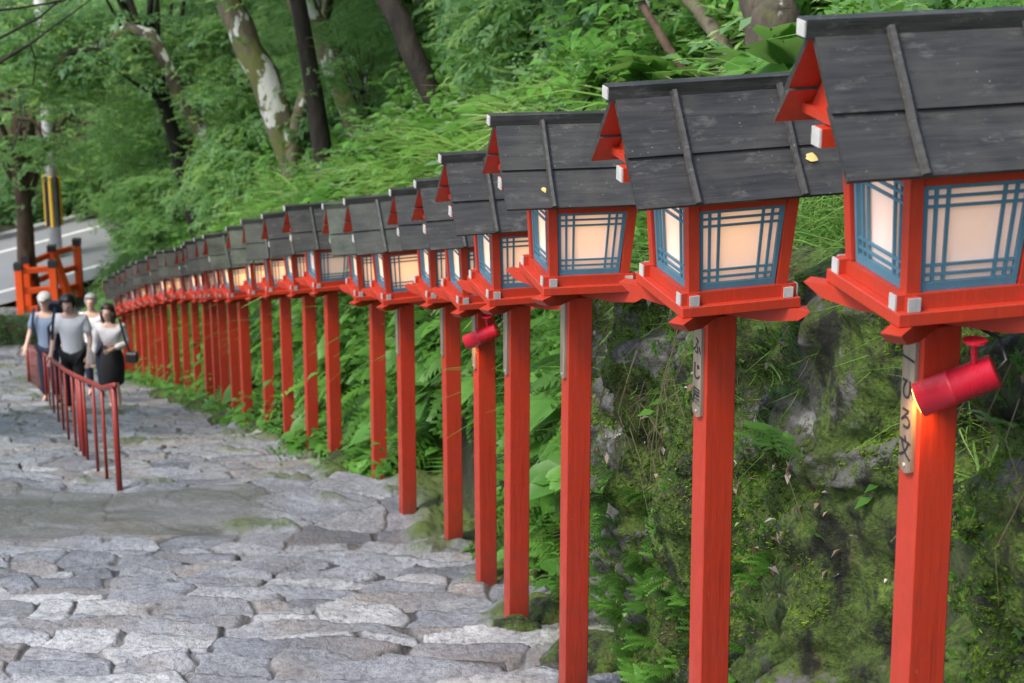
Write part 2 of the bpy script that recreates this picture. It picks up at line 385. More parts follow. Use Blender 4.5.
def step_surface(X, Y):
    """paved stair surface: stones at their own level, joints, landing"""
    wx = X+fbm(X*1.6, Y*1.6, None, 31, 4)*.14; wy = Y+fbm(X*1.1+7, Y*1.9, None, 37, 4)*.085
    cw, cdp = .43, .31
    cid, e, bx, by = cells(wx/cw, wy/cdp, 5, .32, .42)
    lx = 1-sstep(X+.3*vnoise(X*2, Y*2, None, 12), -1.75, -1.25)
    land = lx*sstep(Y+.14*vnoise(X*.9, Y*.9, None, 3), 12.78, 12.92)*(1-sstep(Y+.16*vnoise(X*1.1+4, Y*.8, None, 8), 13.72, 13.90))
    h1 = np.modf(cid*97.3)[0]; h2 = np.modf(cid*531.7)[0]; h3 = np.modf(cid*1237.1)[0]
    cy = by*cdp
    z = G(cy)-.03+(h1-.5)*.014+(h2-.5)*.02*(wx-bx*cw)+(h3-.6)*.05*(wy-cy)
    em = e*cdp
    jw = .004+.008*(vnoise(X*2, Y*2, None, 21)+1)
    joint = 1-sstep(em, jw*.5, jw*1.3)
    z = z-joint*.014-.003*(1-sstep(em, .0, .025))
    rid = 1-np.abs(fbm(X*3.1, Y*4.4, None, 55, 5))
    z = z+fbm(X*3.5, Y*3.5, None, 61, 5, .6)*.004+.005*(rid-.6)+np.floor((fbm(X*2.2+3, Y*5, None, 71, 3)+1)*3)*.004
    flat = G(Y)*.25+(-5.63)*.75+fbm(X*1.5, Y*1.5, None, 81, 4)*.012
    slab = (np.modf(cid*41.3)[0]-.5)*.012-joint*.006
    z = z*(1-land)+(flat+slab)*land
    t = (X-LXf(Y))*.955
    moss = sstep(t+.35*fbm(X*1.7, Y*1.7, None, 43, 3), np.where(Y > 14, -.22, .0), np.where(Y > 14, .12, .3))*sstep(Y, 8.6, 10)
    moss = np.maximum(moss, sstep(fbm(X*1.2, Y*2.0, None, 47, 4), .62, .9)*.7*sstep(Y, 11, 12))
    z = z+moss*(.05+.03*fbm(X*9, Y*9, None, 49, 3))
    tint = np.clip(h1*.72+.25*np.modf(cid*77.7)[0]+.10*fbm(X*2, Y*2, None, 5, 3)+.33*(1-sstep(Y, 9, 12.8))*(1-sstep(X, -1.5, .3)), 0, 1)  # last term lightens near left stones: brighter light painted into the tint
    return z, tint, joint*(1-land*.55), land, moss
def make_steps():
    rows = [3.0]
    while rows[-1] < 46: rows.append(rows[-1]+.011+.0011*rows[-1])
    ys = np.array(rows); nc = 620
    u = np.linspace(0, 1, nc)[None]
    xr = LXf(ys)[:, None]+.42; xl = -(1.2+.262*ys)[:, None]-.6
    X = xl+(xr-xl)*u; Y = np.repeat(ys[:, None], nc, 1)
    z, ti, jo, la, mo = step_surface(X, Y)
    o = npmesh('stone_steps', np.stack([X, Y, z], -1).reshape(-1, 3), gridfaces(*X.shape), STONE, attrs={'tint': ti, 'joint': jo, 'wet': la, 'moss': mo}, smooth=True)
    tag(o, kind='structure')
make_steps()

ROAD_C = Vector((-11.75, 48.7)); ROAD_D = Vector((.66, .75)).normalized(); ROAD_N = Vector((-ROAD_D.y, ROAD_D.x))
def road_pt(s, n, z): q = ROAD_C+ROAD_D*s+ROAD_N*n; return (q.x, q.y, z)
def strip(name, s0, s1, n0, n1, z, mat, curve=0):
    m = MB(); N = 24
    for i in range(N+1):
        s = s0+(s1-s0)*i/N
        for n in (n0, n1): m.v.append(road_pt(s, n+curve*max(0, s)**2, z))
    for i in range(N): m.f.append((2*i, 2*i+2, 2*i+3, 2*i+1)); m.m.append(0)
    o = m.build(name, mat); return o
PAVE = plain('pale_concrete', (.33, .33, .33), .8)
tag(strip('road', -30, 40, -2.1, 2.2, -14.575, ROAD, .004), kind='structure')
LINE = plain('road_line_paint', (.75, .75, .73), .6)
tag(strip('road_marking', -30, 40, -1.38, -1.26, -14.571, LINE, .004), kind='structure')
tag(strip('road_marking', -30, 40, 1.26, 1.38, -14.571, LINE, .004), kind='structure')
m = MB()
for i in range(12): a = -30+i*5; m.hexa([road_pt(a, 2.2, -14.6), road_pt(a+4.9, 2.2, -14.6), road_pt(a+4.9, 2.4, -14.6), road_pt(a, 2.4, -14.6)], [road_pt(a, 2.2, -14.46), road_pt(a+4.9, 2.2, -14.46), road_pt(a+4.9, 2.4, -14.46), road_pt(a, 2.4, -14.46)])
tag(m.build('kerb', PAVE), kind='structure')

def make_hill():
    ts = np.concatenate([np.linspace(.20, 1.6, 36), np.linspace(1.75, 8, 42), np.linspace(8.5, 80, 80)])
    ys = np.concatenate([np.linspace(-12, 3, 16), np.linspace(3.2, 24, 210), np.linspace(24.3, 60, 120), np.linspace(61, 120, 40)])
    T, Y = np.meshgrid(ts, ys)
    X = LXf(Y)+T/.955
    near = (Y < 10.2)
    Z = hill(X, Y)
    Z = np.where(near & (T < .62), Z-.35, Z)
    tag(npmesh('hillside', np.stack([X, Y, Z], -1).reshape(-1, 3), gridfaces(*X.shape)[:, ::-1], SOIL, smooth=True), kind='structure')
make_hill()

# ------------------------------------------------------------------ rock wall
def wall_point(S, H, detail=True):
    """S: distance along (world Y), H: height above the steps"""
    x0 = LXf(S)+.30+.07*H
    cid, e, bx, by = cells(S/.36+fbm(S*2, H*2, None, 3, 3)*.25, H/.27+fbm(S*2+5, H*2, None, 4, 3)*.25, 13, .2)
    rk = np.modf(cid*313.1)[0]
    bulge = sstep(e, 0, .28)*(.05+.09*rk)
    big = fbm(S*1.1, H*1.1, None, 23, 4)*.13
    sm = fbm(S*6, H*5, None, 27, 4)*.035
    drape = np.maximum(0, fbm(S*3.4, H*.9, None, 29, 3))*.12
    end = sstep(S, 9.75, 10.35)
    x = x0-bulge*.6-big*1.25-sm*1.3-drape*1.3+end*.9
    moss = .70+.45*fbm(S*1.4, H*1.2, None, 33, 4)+.35*drape/.12*.5-.35*(rk > .62)*sstep(e, .05, .2)
    moss = moss-.9*sstep(S, 9.35, 9.8)*(1-sstep(H, 1.25, 1.5))*.6
    tint = .25+.5*rk+.5*sstep(S, 9.3, 9.7)
    return x, np.clip(moss, 0, 1), np.clip(tint, 0, 1)
def make_wall():
    s = np.concatenate([np.linspace(2.6, 5.5, 160), np.linspace(5.51, 10.45, 480)]); h = np.linspace(-.25, 1.85, 210)
    S, H = np.meshgrid(s, h)
    x, mo, ti = wall_point(S, H)
    x = x+np.maximum(0, H-1.55)**2*3.0
    Z = G(S)+H+.03*fbm(S*3, H*3, None, 39, 3)
    Y = S+.04*fbm(S*5, H*5, None, 41, 3)
    V = np.stack([x, Y, Z], -1).reshape(-1, 3)
    o = npmesh('retaining_wall', V, gridfaces(*S.shape)[:, ::-1], WALLM, attrs={'moss': mo, 'tint': ti}, smooth=True)
    tag(o, 'moss covered retaining wall of rough dark rock close behind the nearest red posts', 'wall')
make_wall()

# ------------------------------------------------------------------ scatter
def rot_mats(yaw, pitch, roll):
    cy, sy, cx, sx, cr, sr = np.cos(yaw), np.sin(yaw), np.cos(pitch), np.sin(pitch), np.cos(roll), np.sin(roll)
    o = np.zeros_like(yaw); i = o+1
    Rz = np.stack([cy, -sy, o, sy, cy, o, o, o, i], -1).reshape(-1, 3, 3)
    Rx = np.stack([i, o, o, o, cx, -sx, o, sx, cx], -1).reshape(-1, 3, 3)
    Ry = np.stack([cr, o, sr, o, i, o, -sr, o, cr], -1).reshape(-1, 3, 3)
    return Rz @ Rx @ Ry
def scatter(tpl, P, M, S, tint):
    tv, tf, tt = tpl
    n = len(P)
    V = np.einsum('nij,vj->nvi', M, tv)*np.asarray(S).reshape(-1, 1, 1)+P[:, None, :]
    F = tf[None]+(np.arange(n)*len(tv))[:, None, None]
    T = tint[:, None]+tt[None]
    return V.reshape(-1, 3), F.reshape(-1, tf.shape[1]), np.clip(T, 0, 1).ravel()
def join(parts):
    V, F, T, n = [], [], [], 0
    for v, f, t in parts: V.append(v); F.append(f+n); T.append(t); n += len(v)
    return np.concatenate(V), np.concatenate(F), np.concatenate(T)
def tpl_join(lst):
    V, F, T = join(lst); return V, F, T
def t_leaf(w=.5, droop=.12):
    v = np.array([(0, 0, 0), (w*.5, .45, .05), (0, 1, -droop), (-w*.5, .45, .05)], float)
    return v, np.array([[0, 1, 2, 3]]), np.zeros(4)
def xf(tpl, loc, yaw, pitch, roll, s, tint=0.):
    return scatter(tpl, np.array([loc], float), rot_mats(np.array([yaw]), np.array([pitch]), np.array([roll])), np.array([s]), np.array([tint])) [0:3]
def raw(tpl, loc, yaw, pitch, roll, s, dt=0.):
    tv, tf, tt = tpl
    M = rot_mats(np.array([yaw], float), np.array([pitch], float), np.array([roll], float))[0]
    return tv @ M.T*s+np.array(loc), tf, tt+dt
def t_spray(n=10, L=.32, leaf=.085, w=.55, seed=0):
    r = random.Random(seed); out = []
    for i in range(n):
        q = (i+.6)/n; side = 1 if i % 2 else -1
        loc = (side*.012, q*L, -.05*q*q+r.uniform(-.015, .015))
        out.append(raw(t_leaf(w), loc, -side*r.uniform(.5, 1.2)*(1-.6*q), r.uniform(-.45, .25), r.uniform(-.5, .5), leaf*r.uniform(.7, 1.25), r.uniform(-.14, .14)))
    return tpl_join(out)
def t_fern(n=11, pn=.26):
    out = []
    for i in range(n):
        q = (i+1)/(n+1); y = q; z = .55*q-.75*q*q
        L = pn*math.sin(math.pi*min(1, q*.85+.18))**.8+.02
        for sd_ in (1, -1):
            v = np.array([(0, y-.03, z), (sd_*L, y+.10*L/pn, z-.05), (sd_*L*.55, y+.03+.06, z), (0, y+.035, z)], float)
            out.append((v, np.array([[0, 1, 2, 3]] if sd_ > 0 else [[3, 2, 1, 0]]), np.full(4, (q-.5)*.15)))
    return tpl_join(out)
def t_blade(seg=4, w=.03, bend=1.0, h=.8):
    v, f = [], []
    for i in range(seg+1):
        q = i/seg; ww = w*(1-q*.93)*(.6+.8*q if q < .5 else 1)
        y = bend*q*q*.8; z = h*(q-.45*bend*q**3)
        v += [(-ww, y, z), (ww, y, z)]
        if i: n = 2*i; f.append((n-2, n-1, n+1, n))
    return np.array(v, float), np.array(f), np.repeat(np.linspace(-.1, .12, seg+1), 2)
def t_broad(w=.62):
    ys = [0, .22, .5, .78, 1.0]; ws = [.03, .30, .5, .33, 0.0]; zs = [0, .08, .10, .03, -.12]
    v, f = [], []
    for y, ww, z in zip(ys, ws, zs): v += [(-ww*w, y, z+.06*ww), (0, y, z-.05), (ww*w, y, z+.06*ww)]
    for i in range(4):
        n = 3*i; f += [(n, n+1, n+4, n+3), (n+1, n+2, n+5, n+4)]
    t = np.tile([.03, -.12, .03], 5)
    return np.array(v, float), np.array(f), t
def t_tuft(n, tpl, seed, s=1, p0=.1, p1=.9):
    r = random.Random(seed)
    return tpl_join([raw(tpl, (r.uniform(-.06, .06), r.uniform(-.06, .06), 0), r.uniform(0, 6.28), -r.uniform(p0, p1)*.5, r.uniform(-.3, .3), s*r.uniform(.55, 1.15), r.uniform(-.18, .18)) for _ in range(n)])
SPR = [t_spray(11, .34, .090, .55, k) for k in range(3)]
SPRB = [t_spray(9, .32, .115, .50, 10+k) for k in range(3)]
SPRS = [t_spray(9, .16, .045, .6, 20+k) for k in range(2)]
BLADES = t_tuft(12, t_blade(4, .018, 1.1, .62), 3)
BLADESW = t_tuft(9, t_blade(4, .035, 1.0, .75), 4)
FERNS = t_tuft(6, t_fern(), 5, .55, .0, .9)
HOSTA = tpl_join([raw(t_broad(), (.02*math.cos(a), .02*math.sin(a), .12+.05*(k % 3)), a, .25-.35*(k % 2), 0, .20+.05*(k % 3), .1*((k % 3)-1)) for k, a in enumerate([i*1.15 for i in range(9)])])
STALK = tpl_join([raw(t_broad(.5), (.02*math.sin(i), .02*math.cos(i), .08+.07*i), i*2.3, -.1, 0, .17-.008*i, .03*i-.1) for i in range(9)])

SEEDL = tpl_join([raw(t_broad(.8), (.1*math.sin(a), .1*math.cos(a), .05*i), -a, .1-.2*(i % 2), 0, 1.0, .1*(i % 3)-.1) for i, a in enumerate([0, 1.3, 2.6, 3.9, 5.2])])
def grp(tpls, P, yawr=(0, 6.283), pr=(-.3, .3), sr=(.7, 1.3), tint=None, nrm_tilt=None):
    parts = []; n = len(P); k = len(tpls); idx = RNG.integers(0, k, n)
    tint = RNG.uniform(.2, .8, n) if tint is None else tint
    for i in range(k):
        q = idx == i; c = int(q.sum())
        if not c: continue
        M = rot_mats(RNG.uniform(*yawr, c), RNG.uniform(*pr, c), RNG.uniform(-.3, .3, c))
        parts.append(scatter(tpls[i], P[q], M, RNG.uniform(*sr, c), tint[q]))
    return join(parts)

# ------------------------------------------------------------------ trees
def crown_points(n, rad, pads, r, flat=.16, seed=0):
    rg = np.random.default_rng(seed)
    d = rg.normal(size=(pads, 3)); d /= np.linalg.norm(d, axis=1)[:, None]
    c = d*(rg.uniform(.25, 1, pads)**.5)[:, None]*np.array(rad)
    k = rg.integers(0, pads, n)
    o = rg.normal(size=(n, 3))*np.array([r, r, r*flat])*.55
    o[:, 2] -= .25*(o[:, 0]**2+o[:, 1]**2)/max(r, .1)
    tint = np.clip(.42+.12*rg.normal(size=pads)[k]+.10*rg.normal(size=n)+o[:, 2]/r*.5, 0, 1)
    return c[k]+o, tint, c
TREEMESH = {}
def tree(kind, name, label, loc, rz=0, sc=1.0, group=None, bark=None, lean=(0, 0), h=6.0, base_r=.16):
    """kinds: maple, broad, cedar. Trunk with limbs, and a crown of many leaf sprays; meshes shared between copies"""
    key = (kind, lean, h, base_r, bark.name if bark else '')
    t = thing(name, label, 'tree', loc, rz, group)
    t.scale = (sc,)*3
    if key not in TREEMESH:
        sd_ = len(TREEMESH)+3; r = random.Random(sd_)
        top = Vector((lean[0], lean[1], h*.62)); m = MB()
        pts = [Vector((0, 0, -.4))]+[Vector((top.x*q**1.2+r.uniform(-.06, .06), top.y*q**1.2+r.uniform(-.06, .06), top.z*q)) for q in (.08, .25, .45, .7, 1)]
        m.tube(pts, [base_r*1.5, base_r*1.15, base_r, base_r*.88, base_r*.7, base_r*.45], 9)
        if kind == 'cedar':
            n = 2600; rg = np.random.default_rng(sd_)
            q = rg.uniform(0, 1, n); an = rg.uniform(0, 6.28, n); lay = np.round(q*14)/14
            rr = (1-lay)*h*.17*rg.uniform(.2, 1, n)+.15
            P = np.stack([top.x*.6+rr*np.cos(an), top.y*.6+rr*np.sin(an), h*(.30+.72*lay)-.35*rr+rg.normal(size=n)*.08], -1)
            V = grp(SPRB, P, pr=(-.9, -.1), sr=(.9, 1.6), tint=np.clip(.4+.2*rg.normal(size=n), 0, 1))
            m.tube([pts[-1], (top.x, top.y, h*.98)], [base_r*.45, .03], 7); leafm = L_DARK
        else:
            rad = (h*.40, h*.40, h*.30) if kind == 'maple' else (h*.34, h*.34, h*.33)
            n, pads, pr_, fl = (2400, 38, h*.15, .11) if kind == 'maple' else (2400, 48, h*.11, .40)
            P, tn, cs = crown_points(n, rad, pads, pr_, fl, sd_)
            ctr = np.array([top.x, top.y, h*.72]); P = P+ctr
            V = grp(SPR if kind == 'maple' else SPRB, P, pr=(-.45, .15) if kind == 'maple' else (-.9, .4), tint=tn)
            for c in cs[::3]:
                e = Vector(c+ctr); a = pts[3].lerp(pts[5], r.random()*.9); mid = a.lerp(e, .5)+Vector((r.uniform(-.2, .2), r.uniform(-.2, .2), r.uniform(0, .35)))
                m.tube([a, mid, e], [base_r*.36, base_r*.2, .015], 5)
            leafm = L_MAPLE if kind == 'maple' else L_BROAD
        tr = m.build('trunk', bark or BARK, t, smooth=True)
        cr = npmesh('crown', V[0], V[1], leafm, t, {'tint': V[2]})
        TREEMESH[key] = (tr, cr)
    else:
        for s_ in TREEMESH[key]:
            c = s_.copy(); link(c, t)
    return t
# trunks the photo shows one by one on the slope behind the lanterns
def leaning_trunk(name, label, p0, p1, wpx0, wpx1, bark, mid=None, extra=8, group=None, fork=None, crownk='broad', mats=None):
    base = on(hill, *p0); D0 = base.y
    s = FPX/(base.y*cp-base.z*sp)
    def at(px, py, dy): 
        d = ray(px, py); Y = D0+dy; return Vector((d[0]/d[1]*Y, Y, d[2]/d[1]*Y))
    pts = [base+Vector((0, 0, -.35)), base]
    if mid: pts.append(at(*mid, .1))
    top = at(*p1, .3); pts.append(top)
    dirv = (top-pts[-2]).normalized()
    for k in range(1, 4): pts.append(top+dirv*extra*.25*k+Vector((.05*k*k, .06*k, .12*k)))
    t = thing(name, label, 'tree', base, 0, group)
    loc = [p-base for p in pts]; n = len(loc)
    r0, r1 = wpx0/2/s, wpx1/2/s
    # subdivide with wobble
    P2, R2 = [], []; rg = random.Random(int(p0[0]))
    for i in range(n-1):
        for q in (0, .33, .66):
            P2.append(loc[i].lerp(loc[i+1], q)+Vector((rg.uniform(-1, 1), rg.uniform(-1, 1), 0))*r1*.22)
            u = (i+q)/(n-1); R2.append((r0*1.45 if i == 0 else r0+(r1-r0)*min(1, u*1.3))*(1 if u < .6 else 1.25-u*.45)*rg.uniform(.92, 1.1))
    P2.append(loc[-1]); R2.append(r1*.6)
    m = MB(); m.tube(P2, R2, 14)
    for k in range(5):
        a = P2[-1-k*1]; an = rg.uniform(0, 6.28); e = a+Vector((math.cos(an)*1.8, math.sin(an)*1.8, rg.uniform(.3, 1.3)))
        m.tube([a, a.lerp(e, .5)+Vector((0, 0, .2)), e], [r1*.4, r1*.25, .02], 6)
    m.build('trunk', bark, t, smooth=True)
    Pn, tn, cs = crown_points(1500, (2.3, 2.3, 1.3), 26, .75, .2, int(p0[0]))
    V = grp(SPR if crownk == 'maple' else SPRB, Pn+np.array(loc[-1])+np.array([0, 0, .5]), pr=(-.6, .2), tint=tn)
    npmesh('crown', V[0], V[1], L_MAPLE if crownk == 'maple' else L_BROAD, t, {'tint': V[2]})
    return t
GT = 'tree trunks rising on the slope behind the lanterns'
leaning_trunk('leaning_tree', 'tree with white lichen bark leaning left, leftmost big trunk on the slope behind the lanterns', (306, 196), (228, 0), 34, 20, BARKPALE, (262, 75), group=GT)
leaning_trunk('leaning_tree', 'mossy trunk with pale lichen blotches leaning left just right of the white barked tree', (372, 150), (302, 0), 34, 22, BARKPALE, (332, 62), group=GT, crownk='maple')
leaning_trunk('leaning_tree', 'dark brown slender trunk leaning left, growing out of long bright grass', (452, 140), (388, 0), 22, 21, BARKDARK, (420, 66), group=GT)
leaning_trunk('forked_tree', 'thin brown crooked trunk rising above the dark plants in the middle', (528, 92), (501, 0), 13, 11, BARKBROWN, (499, 40), group=GT, crownk='maple')
leaning_trunk('forest_tree', 'dark upright trunk half hidden by leaves behind the thin grey stem', (590, 70), (566, 0), 26, 26, BARKDARK, (574, 38), group=GT)
leaning_trunk('young_tree', 'thin grey straight stem standing right of the dark upright trunk', (598, 84), (584, 0), 10, 8, BARKBROWN, (590, 45), group=GT, crownk='maple')
leaning_trunk('young_tree', 'thin brown stem slanting to the left among ferns above the lantern roofs', (688, 78), (640, 0), 9, 8, BARKBROWN, (660, 36), group=GT, crownk='maple')
leaning_trunk('forest_tree', 'short grey trunk with pale top between the thin stems', (652, 60), (644, 0), 15, 13, BARK, (645, 30), group=GT)
leaning_trunk('leaning_tree', 'lichen grey trunk slanting left just beside the thickest mossy trunk', (738, 66), (690, 0), 15, 14, BARKPALE, (712, 30), group=GT)
leaning_trunk('mossy_tree', 'thickest mossy dark trunk directly behind the two nearest lantern roofs', (792, 88), (765, 0), 58, 56, BARK, (774, 40), group=GT)
leaning_trunk('forest_tree', 'brown trunk seen just above the roof of the nearest lantern', (888, 26), (884, 0), 32, 32, BARKBROWN, (886, 14), group=GT)

for k, (x, y, r0, lx, bk) in enumerate([(-2.2, 26, .11, -.9, 1), (-.4, 24.5, .07, .3, 0), (.9, 27, .10, -.7, 1), (2.0, 24, .08, .5, 2), (3.2, 29, .14, -1.1, 1), (4.6, 27, .09, .2, 0), (-1.2, 32, .13, -1.5, 1), (1.2, 34, .12, .6, 0), (3.0, 36, .16, -.6, 1), (-3.3, 31, .10, -1.3, 2), (5.4, 33, .14, .4, 1), (2.6, 18.5, .05, .4, 2), (-5.6, 38, .14, -1.2, 1), (-4.0, 43, .16, .7, 1)]):
    tree('maple' if k % 2 else 'broad', 'slender_tree', ['slim grey brown trunk among the undergrowth on the wooded slope', 'slim dark trunk among the undergrowth on the wooded slope', 'thin pale lichen stem among the undergrowth on the wooded slope'][bk], (x, y, float(hill(np.array(x), np.array(y)))), k*1.1, 1, 'slender trees on the wooded slope', [BARKBROWN, BARKDARK, BARKPALE][bk], (lx, .2), 8.6, r0)
# background trees: on the slope, round the end of the stairs and across the road
def back(kind, px, py, sc, h, fn=None, base='hill', **k):
    p = on(hill if base == 'hill' else (lambda X, Y: ground_far(X, Y)), px, py) if base != 'xy' else Vector((px, py, float(max(ground_far(np.array(px), np.array(py)), hill(np.array(px), np.array(py)) if px > LXf(py) else -99))))
    return tree(kind, {'maple': 'maple_tree', 'broad': 'broadleaf_tree', 'cedar': 'cedar_tree'}[kind], k.get('label'), p, random.uniform(0, 6.28), sc, 'trees filling the wooded background', h=h, base_r=k.get('r', .14), bark=k.get('bark'), lean=k.get('lean', (0, 0)))
back('maple', -7.1, 45.0, .50, 7.0, base='xy', label='pale green maple reaching over the orange railing from the right')
LAB = {'maple': 'light green maple with layered sprays in the woods behind the stairs', 'broad': 'dense blue green broadleaf tree in the woods behind the stairs', 'cedar': 'tall dark cedar in the gloom across the road'}
spots = [('maple', -7.4, 43.2, .40, 7.0), ('broad', -7.4, 48, .6, 7.5), ('maple', -9.6, 53.5, .8, 7.0),  # kind, x, y, scale, height
 ('maple', -6.6, 44.0, .75, 7.0), ('broad', -5.6, 41.0, .62, 7.5), ('maple', -4.6, 36.5, .55, 7.0), ('broad', -3.4, 39.5, .8, 7.5), ('maple', -3.0, 33.5, .5, 7.0),
 ('broad', -7.6, 50.5, 1.05, 7.5), ('maple', -9.3, 56, 1.15, 7.0), ('broad', -5.5, 52, 1.1, 7.5), ('maple', -2.6, 47, 1.05, 7.0), ('broad', .5, 44, .95, 7.5),
 ('maple', -12.6, 60, 1.2, 7.0), ('cedar', -13.4, 64, 1.0, 13), ('cedar', -11.6, 67, 1.1, 13), ('cedar', -9.6, 70, 1.15, 13), ('cedar', -15.4, 70, 1.05, 13), ('maple', -17.3, 61, 1.1, 7.0),
 ('broad', -18.5, 66, 1.4, 7.5), ('maple', -1.6, 30.5, .42, 7.0), ('broad', -.6, 34, .6, 7.5), ('maple', 1.4, 37, .7, 7.0), ('broad', 2.6, 33, .55, 7.5),
 ('maple', 3.6, 41, .8, 7.0), ('broad', 5.6, 38, .8, 7.5), ('maple', 6.5, 33.5, .65, 7.0), ('broad', 3.8, 27.5, .42, 7.5), ('cedar', 2.2, 50, .9, 13), ('broad', 7.5, 46, 1.1, 7.5),
 ('broad', -3.6, 60, 1.5, 7.5), ('broad', -8.6, 63, 1.4, 7.5), ('maple', -13.6, 76, 1.9, 7.0), ('broad', -20, 82, 2.1, 7.5), ('broad', -12, 88, 2.2, 7.5), ('cedar', -4, 74, 1.2, 13), ('broad', 2, 62, 1.6, 7.5), ('cedar', -18.5, 92, 1.4, 13), ('maple', -1.8, 26.5, .30, 7.0)]
for k_, x, y, s_, h_ in spots: back(k_, x, y, s_, h_, base='xy', label=LAB[k_])
# tree by the railing and tree whose branches enter at the upper left
pT = onG(33, 306)
tree('maple', 'roadside_tree', 'tree with straight brown trunk standing right behind the orange railing', pT, 2.1, 1.0, None, BARKBROWN, (-.75, .3), 7.8, .20)
tl = tree('maple', 'overhanging_maple', 'maple whose dark twigs hang into the upper left corner', (-9.4, 20.0, float(G(20.0))), .6, 1.0, None, BARKDARK, (.4, 0), 7.0, .15)

tlM = tl.matrix_basis.inverted()
for pl, r_ in (([(-40, 85), (0, 62), (30, 44), (60, 22), (96, -4)], .018), ([(-30, 45), (0, 38), (40, 17), (64, -4)], .014), ([(-20, 12), (20, 8), (62, 1), (90, -8)], .012), ([(30, 44), (36, 60), (33, 85)], .006), ([(12, 150), (22, 120), (20, 100)], .008)):
    pts = []
    for k, (px, py) in enumerate(pl):
        d = ray(px, py); Y = 19.5+.3*k; pts.append(tlM @ Vector((d[0]/d[1]*Y, Y, d[2]/d[1]*Y)))
    m = MB(); m.tube(pts, [r_*(1.3-.25*k) for k in range(len(pts))], 6); m.build('branch', BARKDARK, tl, smooth=True)
# mossy arching limb
b = on(hill, 205, 160)
m = MB(); pts = []
for (px, py, dy) in [(178, 92, 0), (168, 66, 0), (150, 34, .2), (128, 28, .3), (105, 44, .4), (70, 52, .6), (40, 78, .8), (8, 92, 1)]:
    d = ray(px, py); Y = 36+dy; pts.append(Vector((d[0]/d[1]*Y, Y, d[2]/d[1]*Y)))
root = Vector((pts[0].x+.9, 36, 0)); root.z = float(hill(np.array(root.x), np.array(36.)))
lt = thing('arching_tree', 'mossy limb bending over to the left in front of the woods, upper left', 'tree', root)
lp = [root, (root+pts[0])/2+Vector((.25, 0, 0))]+pts; lp = [p-root for p in lp]
m.tube(lp, [.17, .15, .13, .12, .11, .10, .08, .065, .05, .03], 9)
m.build('trunk', BARK, lt, smooth=True)
Pn, tn, _ = crown_points(900, (1.9, 1.2, .8), 18, .5, .2, 77)
V = grp(SPR, Pn+np.array(lp[-2])+np.array([.6, 0, .5]), tint=tn); npmesh('crown', V[0], V[1], L_MAPLE, lt, {'tint': V[2]})

# ------------------------------------------------------------------ undergrowth (stuff)
def hill_pts(n, ylo, yhi, tlo, thi, power=1.0):
    Y = RNG.uniform(ylo, yhi, n); T = tlo+(thi-tlo)*RNG.uniform(0, 1, n)**power
    X = LXf(Y)+T/.955
    return np.stack([X, Y, hill(X, Y)], -1)
def stuff(name, label, cat, V, mat):
    return tag(npmesh(name, V[0], V[1], mat, attrs={'tint': V[2]}), label, cat, kind='stuff')
# leafy plants on the bank behind the posts
def patchy(P, sc, seed, thr): return P[fbm(P[:, 0]*sc, P[:, 1]*sc, None, seed, 3) > thr]
P1 = hill_pts(2600, 10.2, 42, .30, 1.7); P2 = patchy(hill_pts(2600, 10.2, 42, .28, 1.6), 1.0, 3, 0); P3 = patchy(hill_pts(1900, 10.3, 30, .25, 1.5), 1.2, 8, .05)
P4 = hill_pts(900, 10.3, 42, .55, 1.1)
clr = lambda P: P[((P[:, 0]-LXf(P[:, 1]))*.955 > .48) | (P[:, 1] > 14.2)]
P1, P2, P3, P4 = clr(P1), clr(P2), clr(P3), clr(P4)
bankV = join([grp([FERNS], P1, pr=(-.5, .1), sr=(.5, .95)), grp([HOSTA], P3, pr=(-.6, .2), sr=(.7, 1.4)), grp([STALK], P2, pr=(-.5, .2), sr=(.6, 1.25)), grp([BLADES], P4, sr=(.5, .9), tint=RNG.uniform(.1, .6, len(P4)))])
P6 = hill_pts(420, 9.9, 12.2, .22, 1.0)
bankV = join([bankV, grp([FERNS], P6[:150], pr=(-.2, .9), sr=(.35, .6)), grp([STALK], P6[150:250], sr=(.4, .8)), grp([BLADES], P6[250:330], sr=(.3, .55), pr=(-.8, 0)), grp([HOSTA], P6[330:], pr=(-.2, .7), sr=(.5, .9))])
stuff('bank_plants', 'leafy plants and ferns covering the bank behind the far red posts', 'ground cover', bankV, L_UNDER)
# sasa-like bright grass on top of the bank
PG = np.concatenate([patchy(hill_pts(620, 12.5, 20, .75, 1.5), .8, 67, -.1), patchy(hill_pts(160, 5.0, 12, 1.3, 2.6), .9, 66, .1), hill_pts(300, 22, 36, 1.2, 2)])
stuff('tall_grass', 'long bright arching grass along the top of the bank', 'grass', join([grp([BLADESW, BLADES], PG, sr=(.5, 1.0), pr=(-.3, .3), tint=RNG.uniform(.3, .95, len(PG)))]), L_GRASS)
